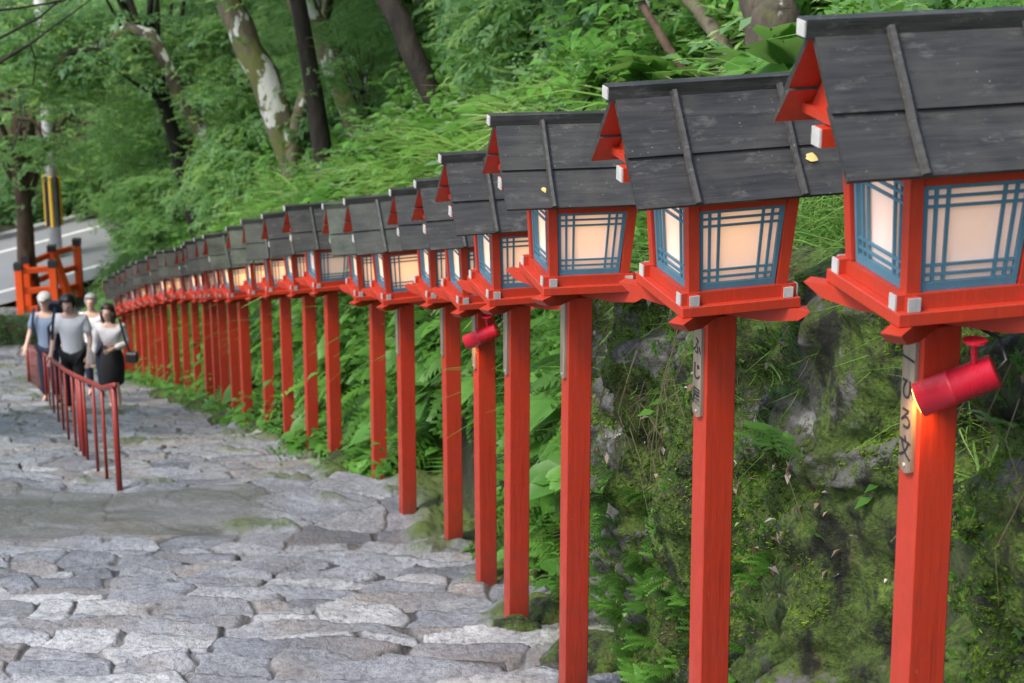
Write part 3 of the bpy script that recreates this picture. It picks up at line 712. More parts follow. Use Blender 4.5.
# grass fringe hanging over the rock wall
Pf = hill_pts(3000, 3.5, 10.8, .42, 1.3); Pf[:, 2] += .02
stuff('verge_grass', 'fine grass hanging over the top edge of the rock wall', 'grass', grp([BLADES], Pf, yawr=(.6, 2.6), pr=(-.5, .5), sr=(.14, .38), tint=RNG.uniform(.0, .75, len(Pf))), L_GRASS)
Ps = hill_pts(800, 3.5, 10.6, .40, 1.5)
stuff('verge_plants', 'low leafy plants on the verge above the rock wall', 'ground cover', join([grp(SPRS, Ps, pr=(-.7, .6), sr=(.8, 1.6)), grp([FERNS], hill_pts(700, 4, 17, .9, 4.2), sr=(.3, .62)), grp([SEEDL], hill_pts(7000, 5, 18, .9, 4.5), pr=(-.5, .8), sr=(.025, .06)), grp([STALK], hill_pts(220, 4, 11, .5, 1.6), sr=(.15, .35))]), L_UNDER)
SH = []
def shrub(x, y, rad, mt, tp, label, cat='shrub'):
    z = float(hill(np.array(x), np.array(y))); t = thing('shrub', label, cat, (x, y, z), 0, 'shrubs growing on the slope behind the lanterns')
    n = int(1500*rad**1.6)+150; dd = RNG.normal(size=(n, 3)); dd /= np.linalg.norm(dd, axis=1)[:, None]
    lump = 1+.35*fbm(dd[:, 0]*2+x, dd[:, 1]*2, dd[:, 2]*2, 91, 3)
    P = dd*(RNG.uniform(.45, 1, n)*lump)[:, None]*rad*np.array([1, 1, .75])+np.array([0, 0, rad*.75])
    V = grp(tp, P, pr=(-.9, .3), sr=(.6, 1.1), tint=np.clip(.42+.25*dd[:, 2]*0+.22*fbm(P[:, 0]*3, P[:, 1]*3, P[:, 2]*3, 95, 3)+.1*RNG.normal(size=n), 0, 1))
    npmesh('foliage', V[0], V[1], mt, t, {'tint': V[2]})
    m = MB()
    for k in range(4):
        a = k*1.6+x; m.tube([(0, 0, -.2), (math.cos(a)*rad*.2, math.sin(a)*rad*.2, rad*.5), (math.cos(a)*rad*.6, math.sin(a)*rad*.6, rad*1.1)], [.025, .018, .006], 5)
    m.build('stem', BARKBROWN, t, smooth=True)
for x_, y_, r_ in [(-8.35, 46.6, .85), (-8.0, 44.9, .95), (-7.7, 47.6, 1.3), (-9.9, 54.4, 1.7), (-7.7, 42.4, .8), (-7.0, 43.8, 1.2)]: shrub(x_, y_, r_, L_MAPLE, SPR, 'pale green leafy shrub beside the road past the end of the lantern row')
for k in range(60):
    y = 12.5+25*((k*.618034) % 1)**.9; tt = 1.9+7.5*((k*.4142+.3) % 1)**1.15
    if y < 16: tt += .8
    X_ = float(LXf(y))+tt; px_ = 512+2200*X_/(y*1.08)
    if 225 < px_ < 480 and y < 31: continue
    kd = k % 3; rad = .45+.5*((k*.7548) % 1)+.012*y
    shrub(float(LXf(y))+tt, y, rad, (L_UNDER, L_BROAD, L_MAPLE)[kd], (SPR, SPRB, SPR)[kd], ('bright green leafy shrub on the slope above the lantern roofs', 'blue green broadleaf shrub on the slope above the lantern roofs', 'pale green feathery shrub on the slope above the lantern roofs')[kd])
PB = hill_pts(5200, 10.6, 30, .75, 4.2, 1.1); PB = PB[fbm(PB[:, 0]*.9, PB[:, 1]*.9, None, 133, 3) > -.35]
PB[:, 2] += RNG.uniform(.02, 1, len(PB))**1.3*(.25+.45*np.abs(fbm(PB[:, 0]*1.1, PB[:, 1]*1.1, None, 134, 2)))
tb = np.clip(.45+.3*fbm(PB[:, 0]*.9, PB[:, 1]*.9, None, 135, 3)+.12*RNG.normal(size=len(PB)), 0, 1)
stuff('bank_undergrowth', 'leafy undergrowth along the top of the bank just behind the lantern roofs', 'undergrowth', grp(SPR+SPRB+SPRS, PB, pr=(-.8, .5), sr=(.55, 1.1), tint=tb), L_MAPLE)
# shrub layer over the whole slope
PH = hill_pts(16000, 12, 62, 1.8, 24, 1.4)
PH[:, 2] += np.abs(fbm(PH[:, 0]*.45, PH[:, 1]*.45, None, 14, 3))*RNG.uniform(.1, 1.6, len(PH))
tn = np.clip(.45+.3*fbm(PH[:, 0]*.5, PH[:, 1]*.5, None, 15, 3)+.1*RNG.normal(size=len(PH)), 0, 1)
stuff('undergrowth', 'shrubby green undergrowth covering the wooded slope', 'undergrowth', grp(SPR+SPRB, PH, pr=(-.8, .4), sr=(.7, 1.4), tint=tn), L_UNDER)
PF = hill_pts(2600, 11, 34, 1.3, 9); stuff('forest_ferns', 'ferns growing between the tree trunks on the slope', 'ferns', grp([FERNS], PF, sr=(.7, 1.3)), L_UNDER)
# far wood beyond the road that reads as one mass
nF = 15000; XF = RNG.uniform(-34, 20, nF); YF = RNG.uniform(59, 112, nF)
PFW = np.stack([XF, YF, ground_far(XF, YF)+RNG.uniform(0, 1, nF)**.8*(4.2+2.6*fbm(XF*.25, YF*.25, None, 19, 3))], -1)
keep = ~((XF < -12.6) & (YF < 67)) & (XF > -33)
PFW = PFW[keep]; tnf = np.clip(.30+.35*fbm(PFW[:, 0]*.3, PFW[:, 1]*.3, PFW[:, 2]*.3, 29, 3)+.1*RNG.normal(size=len(PFW)), 0, 1)
stuff('distant_wood', 'far off wood beyond the road', 'wood', grp(SPRB, PFW, pr=(-.9, .3), sr=(2.0, 3.6), tint=np.clip(tnf+.12, 0, 1)), L_MAPLE)

# moss tufts, tiny leaves, litter on the wall
def wall_pts(n, hlo=0.0, hhi=1.75, slo=4.2, shi=10.2, off=.0):
    S = RNG.uniform(slo, shi, n); H = RNG.uniform(hlo, hhi, n); x, mo, ti = wall_point(S, H)
    x = x+np.maximum(0, H-1.55)**2*3.0
    Y = S+.04*fbm(S*5, H*5, None, 41, 3)
    return np.stack([x-off, Y, G(S)+H+.03*fbm(S*3, H*3, None, 39, 3)], -1), mo, S, H
MT = t_tuft(6, (np.array([(-.14, 0, 0), (.14, 0, 0), (.03, .25, .8), (-.03, .25, .8)]), np.array([[0, 1, 2, 3]]), np.array([-.15, -.15, .12, .12])), 9, 1, .1, 1.4)
Pm, mo, S_, H_ = wall_pts(90000); q = (mo > .38+.12*RNG.normal(size=len(mo))) & (fbm(S_*3.2, H_*2.0, None, 64, 4) > -.28); Pm = Pm[q]
tm = np.clip(.42+.32*fbm(S_[q]*2.2, H_[q]*1.8, None, 63, 3)+.12*RNG.normal(size=q.sum()), 0, 1)
Mt = rot_mats(np.full(len(Pm), math.pi/2)+RNG.normal(size=len(Pm))*.5, np.full(len(Pm), 1.0)+RNG.normal(size=len(Pm))*.4, RNG.uniform(-.8, .8, len(Pm)))
stuff('wall_moss', 'thick green moss cushions hanging on the rock wall', 'moss', scatter(MT, Pm, Mt, RNG.uniform(.010, .030, len(Pm)), tm), L_MOSS)
Pw, mo, S_, H_ = wall_pts(7000, 0, 1.7); q = fbm(S_*1.3, H_*1.3, None, 73, 3) > .0
Ph = wall_pts(170, 1.2, 1.7, 6.2, 10)[0]
stuff('hanging_grass', 'thin grass hanging down the upper part of the rock wall', 'grass', grp([BLADES], Ph, yawr=(1.2, 2.0), pr=(1.0, 2.0), sr=(.10, .28), tint=RNG.uniform(.1, .8, len(Ph))), L_GRASS)
stuff('wall_creepers', 'small leafy creepers growing over the rock wall', 'creepers', join([grp([SEEDL], Pw[q], yawr=(.8, 2.4), pr=(.2, 1.3), sr=(.010, .026)), grp([FERNS], wall_pts(260, .0, .9, 6.6, 9.7)[0], yawr=(.6, 2.6), pr=(.2, 1.0), sr=(.10, .24))]), L_UNDER)
Pl, mo, S_, H_ = wall_pts(1500, 0.02, 1.7, off=.012); q = fbm(S_*2.1, H_*2.1, None, 83, 3) > .22
stuff('leaf_litter', 'dead pale and brown leaves caught in the moss of the wall', 'leaf litter', grp([t_leaf(.45, .3)], Pl[q], yawr=(0, 6.28), pr=(-1.2, 1.2), sr=(.02, .05), tint=RNG.uniform(0, 1, q.sum())), L_LITTER)
# hanging rootlets below the wall top
m = MB(); rr = random.Random(4)
for i in range(150):
    s = rr.uniform(7.6, 10.0) if i < 110 else rr.uniform(4.5, 10); h = rr.uniform(1.2, 1.62); x, _, _ = wall_point(np.array(s), np.array(h)); L = rr.uniform(.12, .55)
    p = Vector((float(x)-.03, s, float(G(s))+h))
    m.tube([p, p+Vector((-.03-rr.uniform(0, .04), rr.uniform(-.03, .03), -L*.5)), p+Vector((rr.uniform(-.05, .02), rr.uniform(-.05, .05), -L))], [.0022, .0018, .0008], 3, cap=False)
tag(m.build('hanging_roots', plain('dry_root', (.20, .17, .10), .8)), 'thin dry rootlets hanging from the top of the rock wall', 'roots', kind='stuff')
# moss cushions and weeds along the foot of the posts
P5 = np.stack([LXf(yy := RNG.uniform(14.3, 42, 1500))+RNG.normal(size=1500)*.13+.10, yy, 0*yy], -1); P5[:, 2] = step_surface(P5[:, 0], P5[:, 1])[0]
stuff('path_edge_weeds', 'small weeds growing along the foot of the red posts', 'weeds', join([grp(SPRS, P5, pr=(-.3, .9), sr=(.6, 1.4)), grp([STALK], P5[:170], sr=(.35, .8)), grp([HOSTA], P5[200:330], sr=(.4, .8))]), L_UNDER)

# distinct plants on the wall
def wall_plant(name, label, cat, px, py, tpl, s, mat, yaw=1.6, pitch=.8, Y0=None, off=.05):
    d = ray(px, py)
    best = None
    for Y in np.arange(4.6, 10, .02):
        X = d[0]/d[1]*Y; Z = d[2]/d[1]*Y; x, _, _ = wall_point(np.array(Y), np.array(Z-G(Y)))
        if X >= float(x): best = (float(x)-off, Y, Z); break
    if not best: return
    V = scatter(tpl, np.array([(0., 0, 0)]), rot_mats(np.array([yaw]), np.array([pitch]), np.array([0.])), np.array([s]), np.array([.6]))
    o = npmesh(name, V[0], V[1], mat, attrs={'tint': V[2]}); o.location = best
    tag(o, label, cat)
FROND = tpl_join([raw(t_fern(9, .34), (0, 0, 0), a, .1, 0, s_, .05*i) for i, (a, s_) in enumerate([(-.9, .8), (-.25, 1.0), (.45, .9), (1.3, .6), (2.2, .5)])])
CLOVER = tpl_join([raw(t_broad(1.1), (.0, 0, .02*i), a, .15, 0, .5, .1) for i, a in enumerate([0, 1.2, 2.5, 3.9, 5.1])])
wall_plant('fern', 'grey green fern frond on the moss between the two nearest posts', 'fern', 822, 452, FROND, .17, L_UNDER, 2.6, .9, off=.13)
wall_plant('wild_seedling', 'bright green round leaved seedling below the fern on the mossy wall', 'plant', 838, 535, CLOVER, .085, L_UNDER, 2.0, .7)
wall_plant('broad_leaf_plant', 'broad dark green leaf poking out at the right edge beside the nearest post', 'plant', 1016, 425, CLOVER, .14, L_BROAD, 2.4, .4)
wall_plant('broad_leaf_plant', 'single pale green leaf on the shaded wall right of the nearest post', 'plant', 992, 505, t_broad(), .06, L_UNDER, 2.0, .9)

# mossy stones at the foot of the near posts
import bmesh
def rock(name, label, loc, s, mat, seed):
    bm = bmesh.new(); bmesh.ops.create_icosphere(bm, subdivisions=4, radius=1)
    V = np.array([v.co[:] for v in bm.verts]); n = fbm(V[:, 0]*1.3+seed, V[:, 1]*1.3, V[:, 2]*1.3, seed, 4)
    for v, q in zip(bm.verts, n): v.co = Vector(v.co)*(1+.28*q); v.co.x *= s[0]; v.co.y *= s[1]; v.co.z *= s[2]
    me = bpy.data.meshes.new(name); bm.to_mesh(me); bm.free(); me.materials.append(mat)
    me.polygons.foreach_set('use_smooth', [True]*len(me.polygons))
    me.attributes.new('moss', 'FLOAT', 'POINT').data.foreach_set('value', np.clip(.45+V[:, 2]*.5, 0, 1).astype(np.float32))
    me.attributes.new('tint', 'FLOAT', 'POINT').data.foreach_set('value', np.full(len(V), .6, np.float32))
    o = bpy.data.objects.new(name, me); link(o); o.location = loc; return tag(o, label, 'rock')
def edge_rock(px, py, s, label, seed): p = onG(px, py); return rock('mossy_rock', label, p+Vector((0, .05, .0)), s, WALLM, seed)
edge_rock(548, 625, (.13, .14, .09), 'round bright mossy rock just right of the foot of the fourth post', 2)
edge_rock(515, 636, (.12, .10, .05), 'low mossy rock under the fourth post from the right', 5)
edge_rock(600, 665, (.20, .18, .09), 'flat dark stone at the foot of the rock wall, bottom centre', 9)
for i, (x, y, a) in enumerate([(352, 470, .22), (330, 462, .16), (300, 448, .2), (262, 436, .2), (225, 424, .22), (196, 412, .22), (178, 404, .2), (160, 398, .2)]):
    rock('mossy_rock', 'low moss covered stone edging the path beside the far red posts', onG(x, y)+Vector((.0, .15, -.01)), (a, a*1.1, a*.42), WALLM, 20+i)['group'] = 'mossy edging stones along the far posts'

# ------------------------------------------------------------------ lantern
HB = 1.52   # post top above the foot in the master lantern
def prm(z): return (z-.125)/.335
def side_pt(k, a, h, dep):
    w_ = .118+.022*h; r_ = .143+.020*h
    x, y = a*w_, -(r_+dep); z = .119+.335*h
    for _ in range(k): x, y = -y, x
    return Vector((x, y, z))
def slab(m, k, a0, a1, h0, h1, d0, d1, mt=0):
    P = lambda a, h, d: side_pt(k, a, h, d)
    m.hexa([P(a0, h0, d1), P(a1, h0, d1), P(a1, h0, d0), P(a0, h0, d0)], [P(a0, h1, d1), P(a1, h1, d1), P(a1, h1, d0), P(a0, h1, d0)], mt)
LPARTS = []
def make_lantern():
    t = thing('lantern', '', 'lantern'); t['group'] = 'lantern posts lining the stone steps'
    m = MB(); m.box(-.048, .048, -.048, .048, 0, HB); m.build('post', REDPOST, t, bevel=.003)
    off = (0, 0, HB)
    def part(m, name, mats, parent=t, **k):
        o = m.build(name, mats, parent, **k)
        if parent is t: o.location = off
        return o
    for k in (0, 1):                                    # diagonal brackets with boat-shaped noses
        m = MB(); a = math.radians(45+90*k); dx, dy = math.cos(a), math.sin(a); nx, ny = -dy*.024, dx*.024
        z0 = .0 if k == 0 else .002
        prof = [(-.31, .052), (-.265, .020), (-.17, .001+z0), (.17, .001+z0), (.265, .020), (.31, .052)]
        for (s0, b0), (s1, b1) in zip(prof, prof[1:]):
            tp = .0545-z0*.5
            m.hexa([(dx*s0-nx, dy*s0-ny, b0), (dx*s1-nx, dy*s1-ny, b1), (dx*s1+nx, dy*s1+ny, b1), (dx*s0+nx, dy*s0+ny, b0)],
                   [(dx*s0-nx, dy*s0-ny, tp), (dx*s1-nx, dy*s1-ny, tp), (dx*s1+nx, dy*s1+ny, tp), (dx*s0+nx, dy*s0+ny, tp)])
        part(m, 'bracket_beam', RED)
    m = MB(); m.box(-.187, .187, -.187, .187, .0552, .086); part(m, 'platform', RED, bevel=.002)
    for k in range(4):                                  # crossed sills with white ends
        m = MB(); e = .186 if k % 2 == 0 else .183; z1 = .121 if k % 2 == 0 else .118
        y0, y1 = -.163, -.133
        sgn = 1 if k < 2 else -1
        for (xa, xb, mt) in ((-e, -e+.004, 1), (-e+.004, e-.004, 0), (e-.004, e, 1)):
            if k % 2 == 0: m.box(xa*1, xb, y0*sgn if sgn > 0 else -y1, y1*sgn if sgn > 0 else -y0, .0865, z1, mt)
            else: m.box(y0 if sgn > 0 else -y1, y1 if sgn > 0 else -y0, xa, xb, .087, z1, mt)
        part(m, 'sill', [RED, WHITE])
    for k in range(4):                                  # flaring corner posts
        m = MB(); sx, sy = [(-1, -1), (1, -1), (1, 1), (-1, 1)][k]
        b, tq = .139, .160; q = .0165
        m.hexa([(sx*b-q, sy*b-q, .12), (sx*b+q, sy*b-q, .12), (sx*b+q, sy*b+q, .12), (sx*b-q, sy*b+q, .12)], [(sx*tq-q, sy*tq-q, .44), (sx*tq+q, sy*tq-q, .44), (sx*tq+q, sy*tq+q, .44), (sx*tq-q, sy*tq+q, .44)])
        part(m, 'corner_post', RED)
    m = MB()
    for k in range(4): slab(m, k, -1.0, 1.0, .735, .85, -.012, .008)
    part(m, 'lintel', RED)
    for k in range(4):
        m = MB()                                        # blue frame
        f = .09
        slab(m, k, -1, -1+f, .0, .732, -.008, .004); slab(m, k, 1-f, 1, .0, .732, -.008, .004)
        slab(m, k, -1+f, 1-f, .0, .065, -.008, .004); slab(m, k, -1+f, 1-f, .705, .732, -.008, .004)
        fr = part(m, 'window', BLUE)
        m = MB(); w_ = .030
        for a in (-.74, -.52, .52, .74): slab(m, k, a-w_, a+w_, .065, .705, -.006, .0008)
        for h in (.115, .18, .585, .65): slab(m, k, -1+f, 1-f, h-.010, h+.010, -.0055, .0012)
        m.build('lattice', BLUE, fr)
        m = MB(); slab(m, k, -1+f, 1-f, .065, .705, -.013, -.009); m.build('paper_pane', PAPER, fr)
    # roof
    m = MB(); L = .345
    def board(y0, z0, y1, z1, th, L):
        for s in (1, -1):
            n = Vector((0, z0-z1, y1-y0)).normalized()*th
            a0 = [(-L, -s*y0, z0), (L, -s*y0, z0), (L, -s*y1, z1), (-L, -s*y1, z1)]
            if s == -1 and y1 > .2: a0[2] = (L, .170, z0+(z1-z0)*(.170-y0)/(y1-y0)); a0[3] = (-L, .170, a0[2][2])
            a1 = [(p[0], p[1]-s*n.y, p[2]+n.z) for p in a0]
            if s == -1: a0 = [a0[i] for i in (3, 2, 1, 0)]; a1 = [a1[i] for i in (3, 2, 1, 0)]
            m.hexa(a0, a1, [1, 0, 0, 0, 0, 0])
    board(.097, .533, .213, .396, .014, L); board(.004, .670, .118, .520, .016, L-.001)
    rf = part(m, 'roof', [ROOF, RED])
    m = MB(); m.hexa([(-.366, -.021, .668), (.366, -.021, .668), (.366, .021, .668), (-.366, .021, .668)], [(-.366, -.026, .712), (.366, -.026, .712), (.366, .026, .712), (-.366, .026, .712)])
    for s in (-1, 1): m.box(s*.366 if s > 0 else -.370, .370 if s > 0 else -.366, -.020, .020, .674, .708, 1)
    m.build('ridge_cap', [ROOF, WHITE], rf)
    for sx in (-1, 1):
        for s in (-1, 1):
            m = MB(); x = sx*.165
            P = [(x, s*.020, .688), (x, s*.123, .549), (x, s*.152, .503)]+([(x, s*.229, .408)] if s < 0 else [(x, s*.186, .461)])
            m.tube(P, .0125, 7); m.build('batten', ROOF, rf)
    for sx in (-1, 1):
        m = MB(); n = len(m.v); x0, x1 = sx*.262, sx*.276
        m.v += [(x0, -.122, .495), (x0, .122, .495), (x0, 0, .657), (x1, -.122, .495), (x1, .122, .495), (x1, 0, .657)]
        m.f += [(0, 1, 2), (5, 4, 3), (0, 3, 4, 1), (1, 4, 5, 2), (2, 5, 3, 0)]; m.m += [0]*5
        m.build('gable_panel', RED, rf)
        m = MB(); a, b_ = sorted((sx*.255, sx*.296)); m.box(a, b_, -.130, .130, .476, .497); m.build('tie_beam', RED, rf)
        m = MB(); a, b_ = sorted((sx*.10, sx*.316)); m.box(a, b_, -.022, .022, .428, .470); a, b_ = sorted((sx*.316, sx*.321)); m.box(a, b_, -.0215, .0215, .4285, .4695, 1)
        m.build('gable_beam', [RED, WHITE], rf)
    m = MB(); m.box(-.15, .15, -.15, .15, .405, .43)
    part(m, 'ceiling_board', BOARD)
    return t
def children(o): return [c for c in list(bpy.data.objects) if c.parent == o]
proto = make_lantern()
TREE = [(c, children(c)) for c in children(proto)]
def gg_(gs): return [g for g in gs if g.name.startswith('paper_pane')]
def place(first, loc, yaw, H, tilt, plumb=0, lit=.5, mossy=0.):
    if first: t = proto; kids = TREE
    else:
        t = proto.copy(); COL.objects.link(t); kids = []
        for c, gs in TREE:
            cc = c.copy(); COL.objects.link(cc); cc.parent = t; gg = []
            for g in gs: q = g.copy(); COL.objects.link(q); q.parent = cc; gg.append(q)
            kids.append((cc, gg))
    t.location = loc; t.rotation_euler = (0, R(plumb), yaw)
    T = Matrix.Translation((0, 0, H)) @ Euler(tilt).to_matrix().to_4x4()
    for c, gs in kids:
        if c.name.startswith('post'): c.scale = (1, 1, H/HB)
        else: c.matrix_local = T
        for g in gg_(gs): g.color = (lit, lit, lit, 1)
        if c.name.startswith('roof'):
            for g in [c]+list(gs): g.color = (mossy, mossy, mossy, 1)
    return t, T
# photo measures: x of post, distance along, ridge height Z, sideways tilt
ROW = [(.995, 4.81, -.84, -1.2), (.628, 6.28, -1.29, -.6), (.25, 8.09, -1.80, -1.2), (.02, 9.50, -2.28, -.5), (-.14, 10.99, -2.77, -.4), (-.36, 12.52, -3.22, -.8), (-.68, 13.28, -3.47, .6), (-.95, 14.63, -3.87, 0),
 (-1.42, 16.46, -4.37, -.8), (-1.71, 17.60, -4.74, .5), (-2.04, 18.84, -5.14, 0), (-2.36, 20.08, -5.55, -1), (-2.73, 21.31, -5.95, .6), (-3.03, 22.74, -6.40, 0), (-3.33, 24.08, -6.82, 1), (-3.59, 25.32, -7.22, -.6), (-3.88, 26.56, -7.61, 0),
 (-4.22, 27.89, -8.03, .4), (-4.56, 29.14, -8.41, 0), (-4.91, 30.46, -8.86, -.5), (-5.26, 31.69, -9.28, .4), (-5.61, 33.12, -9.75, 0), (-5.97, 34.54, -10.22, .5), (-6.34, 35.96, -10.71, 0), (-6.70, 37.38, -11.19, -.4), (-7.09, 38.79, -11.69, 0), (-7.46, 40.21, -12.20, .3)]
ORD = ['first', 'second', 'third', 'fourth', 'fifth', 'sixth', 'seventh', 'eighth', 'ninth', 'tenth', 'eleventh', 'twelfth', 'thirteenth', 'fourteenth', 'fifteenth', 'sixteenth', 'seventeenth', 'eighteenth', 'nineteenth', 'twentieth', 'twenty first', 'twenty second', 'twenty third', 'twenty fourth', 'twenty fifth', 'twenty sixth', 'twenty seventh']
special = {0: 'nearest red lantern at the right edge, a spotlight and readable name board on its post', 1: 'red lantern with a yellow leaf on its black roof, second from the right edge', 2: 'red lantern fully seen with a square blue lattice window, third from the right edge',
           3: 'red lantern fourth from the right, its roof overlapped by the third lantern', 4: 'red lantern fifth from the right, with a crimson spotlight under its platform'}
def frame_yaw(i):
    return R([17, 18, 14, 16, 17, 16, 17, 15][i]) if i < 8 else R(17+4*math.sin(i*1.7))
MOSSY = {0: .05, 1: .0, 2: .06, 3: .02, 5: .1, 6: .30, 7: .75, 9: .12, 10: .3, 11: .8, 12: .6, 13: .25, 15: .3, 18: .3}
LIT = [.18, .36, .38, .4, .45, .5, .55, .6, .12, .5, .7, .9, .8, .9, .3, 1, .9, .2, .9, 1, .3, .2, .7, .2, .1, .2, .2]
LANT = []
for i, (x, y, zr, roll) in enumerate(ROW):
    gz = float(step_surface(np.array([x]), np.array([y]))[0][0])-.02
    H = (zr-.715)-gz
    t, T = place(i == 0, (x, y, gz), frame_yaw(i), H, (R(random.uniform(-1, 1)), R(-roll*1.3), 0), [-1.0, -.6][i] if i < 2 else random.uniform(-.4, .4), LIT[i], MOSSY.get(i, .04+.1*random.random()))
    t['label'] = special.get(i, 'red wooden lantern on a red post, %s from the right edge' % ORD[i] if i < 20 else 'far red lantern near the foot of the stairs, %s counted from the lowest' % ORD[26-i])
    LANT.append((t, T, H))

# name boards on the left faces of the near posts
cjk = None
def glyph(txt, size):
    c = bpy.data.curves.new('t', 'FONT'); c.body = txt; c.size = size; c.align_x = 'CENTER'; c.align_y = 'CENTER'; c.extrude = .0006; c.resolution_u = 3; c.offset = .0004
    o = bpy.data.objects.new('t', c); COL.objects.link(o); dg = bpy.context.evaluated_depsgraph_get()
    me = bpy.data.meshes.new_from_object(o.evaluated_get(dg)); bpy.data.objects.remove(o); return me
def name_board(i, top, bot, chars=None, w=.060):
    t, T, H = LANT[i]
    m = MB(); x0, x1 = -.0585, -.0485; hw = w/2
    z0, z1 = H-bot, H-top
    m.hexa([(x0, -hw, z0+.012), (x1, -hw, z0+.012), (x1, 0, z0), (x0, 0, z0)], [(x0, -hw, z1), (x1, -hw, z1), (x1, 0, z1), (x0, 0, z1)])
    m.hexa([(x0, 0, z0), (x1, 0, z0), (x1, hw, z0+.012), (x0, hw, z0+.012)], [(x0, 0, z1), (x1, 0, z1), (x1, hw, z1), (x0, hw, z1)])
    o = m.build('name_board', BOARD, t)
    if chars:
        step = (bot-top-.05)/len(chars)
        for k, ch in enumerate(chars):
            g = glyph(ch, .060); zc = z1-.025-step*(k+.5)
            g.transform(Matrix.Translation((x0-.0012, 0, zc)) @ Matrix(((0, 0, -1, 0), (-1, 0, 0, 0), (0, 1, 0, 0), (0, 0, 0, 1))))
            g.name = 'written_character'; g.materials.clear(); g.materials.append(INK); link(bpy.data.objects.new('written_character', g), o)
    m2 = MB(); m2.tube([(x0-.003, 0, z0+.022), (x0+.001, 0, z0+.022)], .004, 8); m2.build('screw', WHITE, o)
name_board(0, .03, .37, '一ひろ文'); name_board(1, .04, .33, 'ふじ屋')
for i in (2, 3, 4, 5, 6): name_board(i, .02, .34)

# spotlights under two lanterns
METALIN = NT('lamp_glass').set(Base_Color=(1, .7, .3), Emission_Color=(1, .45, .08), Emission_Strength=6, Roughness=.3)
def spotlight(i, label, dx=0.):
    t, T, H = LANT[i]; yaw = t.rotation_euler[2]
    M = Matrix.Translation(t.location) @ t.rotation_euler.to_matrix().to_4x4()
    base = M @ Vector((.022+dx, -.155, H-.002))
    s = thing('spotlight', label, 'spotlight', base, yaw, 'crimson spotlights under the lanterns')
    ax = Vector((-.78, .42, -.44)).normalized(); a = Vector((.055, -.005, -.075)); b_ = a+ax*.185
    m = MB(); n = 20
    m.tube([a, a+ax*.002, a+ax*.10, a+ax*.101, a+ax*.106, a+ax*.107, b_], [.034, .040, .040, .042, .042, .040, .041], n)
    # open mouth: inner sleeve
    m.tube([b_-ax*.03, b_+ax*.001], [.036, .039], n, cap=False)
    m.build('housing', CRIMSON, s, smooth=True)
    m = MB(); m.tube([(0, 0, .0), (0, 0, -.030)], .008, 8); m.tube([(0, 0, -.03), a+ax*.05], .007, 8); m.tube([(0, 0, .003), (0, 0, -.004)], .028, 14); m.build('bracket', CRIMSON, s)
    m = MB(); m.tube([a-ax*.002, a-ax*.03+Vector((0, .01, .01)), a-ax*.03+Vector((.0, .05, .05)), a+Vector((.0, .09, .074))], .0045, 6); m.build('cable', BLACKP, s, smooth=True)
    m = MB(); m.tube([b_+ax*.0015, b_+ax*.003], .033, 16); m.build('lens', METALIN, s)
    li = bpy.data.lights.new('spot_bulb', 'SPOT'); li.energy = 1.5; li.color = (1, .42, .08); li.spot_size = R(110); li.spot_blend = .8; li.shadow_soft_size = .015
    lo = bpy.data.objects.new('bulb', li); link(lo, s); lo.location = b_+ax*.012
    lo.rotation_euler = Vector((-.30, -.50, 1.1)).to_track_quat('Z', 'Y').to_euler()
spotlight(0, 'large crimson spotlight cylinder mounted on the nearest post at the right edge')
spotlight(4, 'smaller looking crimson spotlight under the fifth lantern in the middle', -.05)

# fallen leaves on two roofs
def roof_leaf(i, u, v_, s, rz, label):
    t, T, H = LANT[i]; M = Matrix.Translation(t.location) @ t.rotation_euler.to_matrix().to_4x4() @ T
    z = .533+.0175-(v_-.097)*(.137/.116)+.006
    tv, tf, tt = t_broad(.7); V = tv*s
    o = npmesh('fallen_leaf', V, tf, NT('yellow_leaf').set(Base_Color=(.62, .47, .16), Roughness=.6), attrs={'tint': tt}); 
    o.matrix_world = M @ Matrix.Translation((u, -v_, z)) @ Matrix.Rotation(R(49), 4, 'X') @ Matrix.Rotation(rz, 4, 'Z')
    tag(o, label, 'leaf')
roof_leaf(1, .235, .155, .045, 1.2, 'yellow fallen leaf on the roof of the second lantern from the right')
roof_leaf(2, -.19, .185, .028, .4, 'small yellow fallen leaf on the roof of the third lantern from the right')

# round white lamp on the bank
p = on(hill, 643, 92); d = ray(643, 81); Y = p.y; c = Vector((d[0]/d[1]*Y, Y, d[2]/d[1]*Y))
gl = thing('garden_lamp', 'small round white lamp poking up behind the second lantern roof', 'lamp', (c.x, c.y, p.z-.05))
m = MB(); h = c.z-p.z+.05; s_ = .030*Y/9
m.tube([(0, 0, h-s_), (0, 0, h-s_*.8), (0, 0, h-s_*.3), (0, 0, h+s_*.3), (0, 0, h+s_*.8), (0, 0, h+s_)], [s_*.3, s_*.75, s_*1.1, s_*1.1, s_*.75, s_*.3], 14)
m.build('globe', plain('white_globe', (.85, .86, .86), .25), gl, smooth=True)
m = MB(); m.tube([(0, 0, 0), (0, 0, h-s_)], .012, 8); m.tube([(s_*.2, s_*.8, h-s_), (s_*.2, s_*.8, h+s_*1.2)], s_*1.1, 12); m.build('lamp_base', BLACKP, gl)

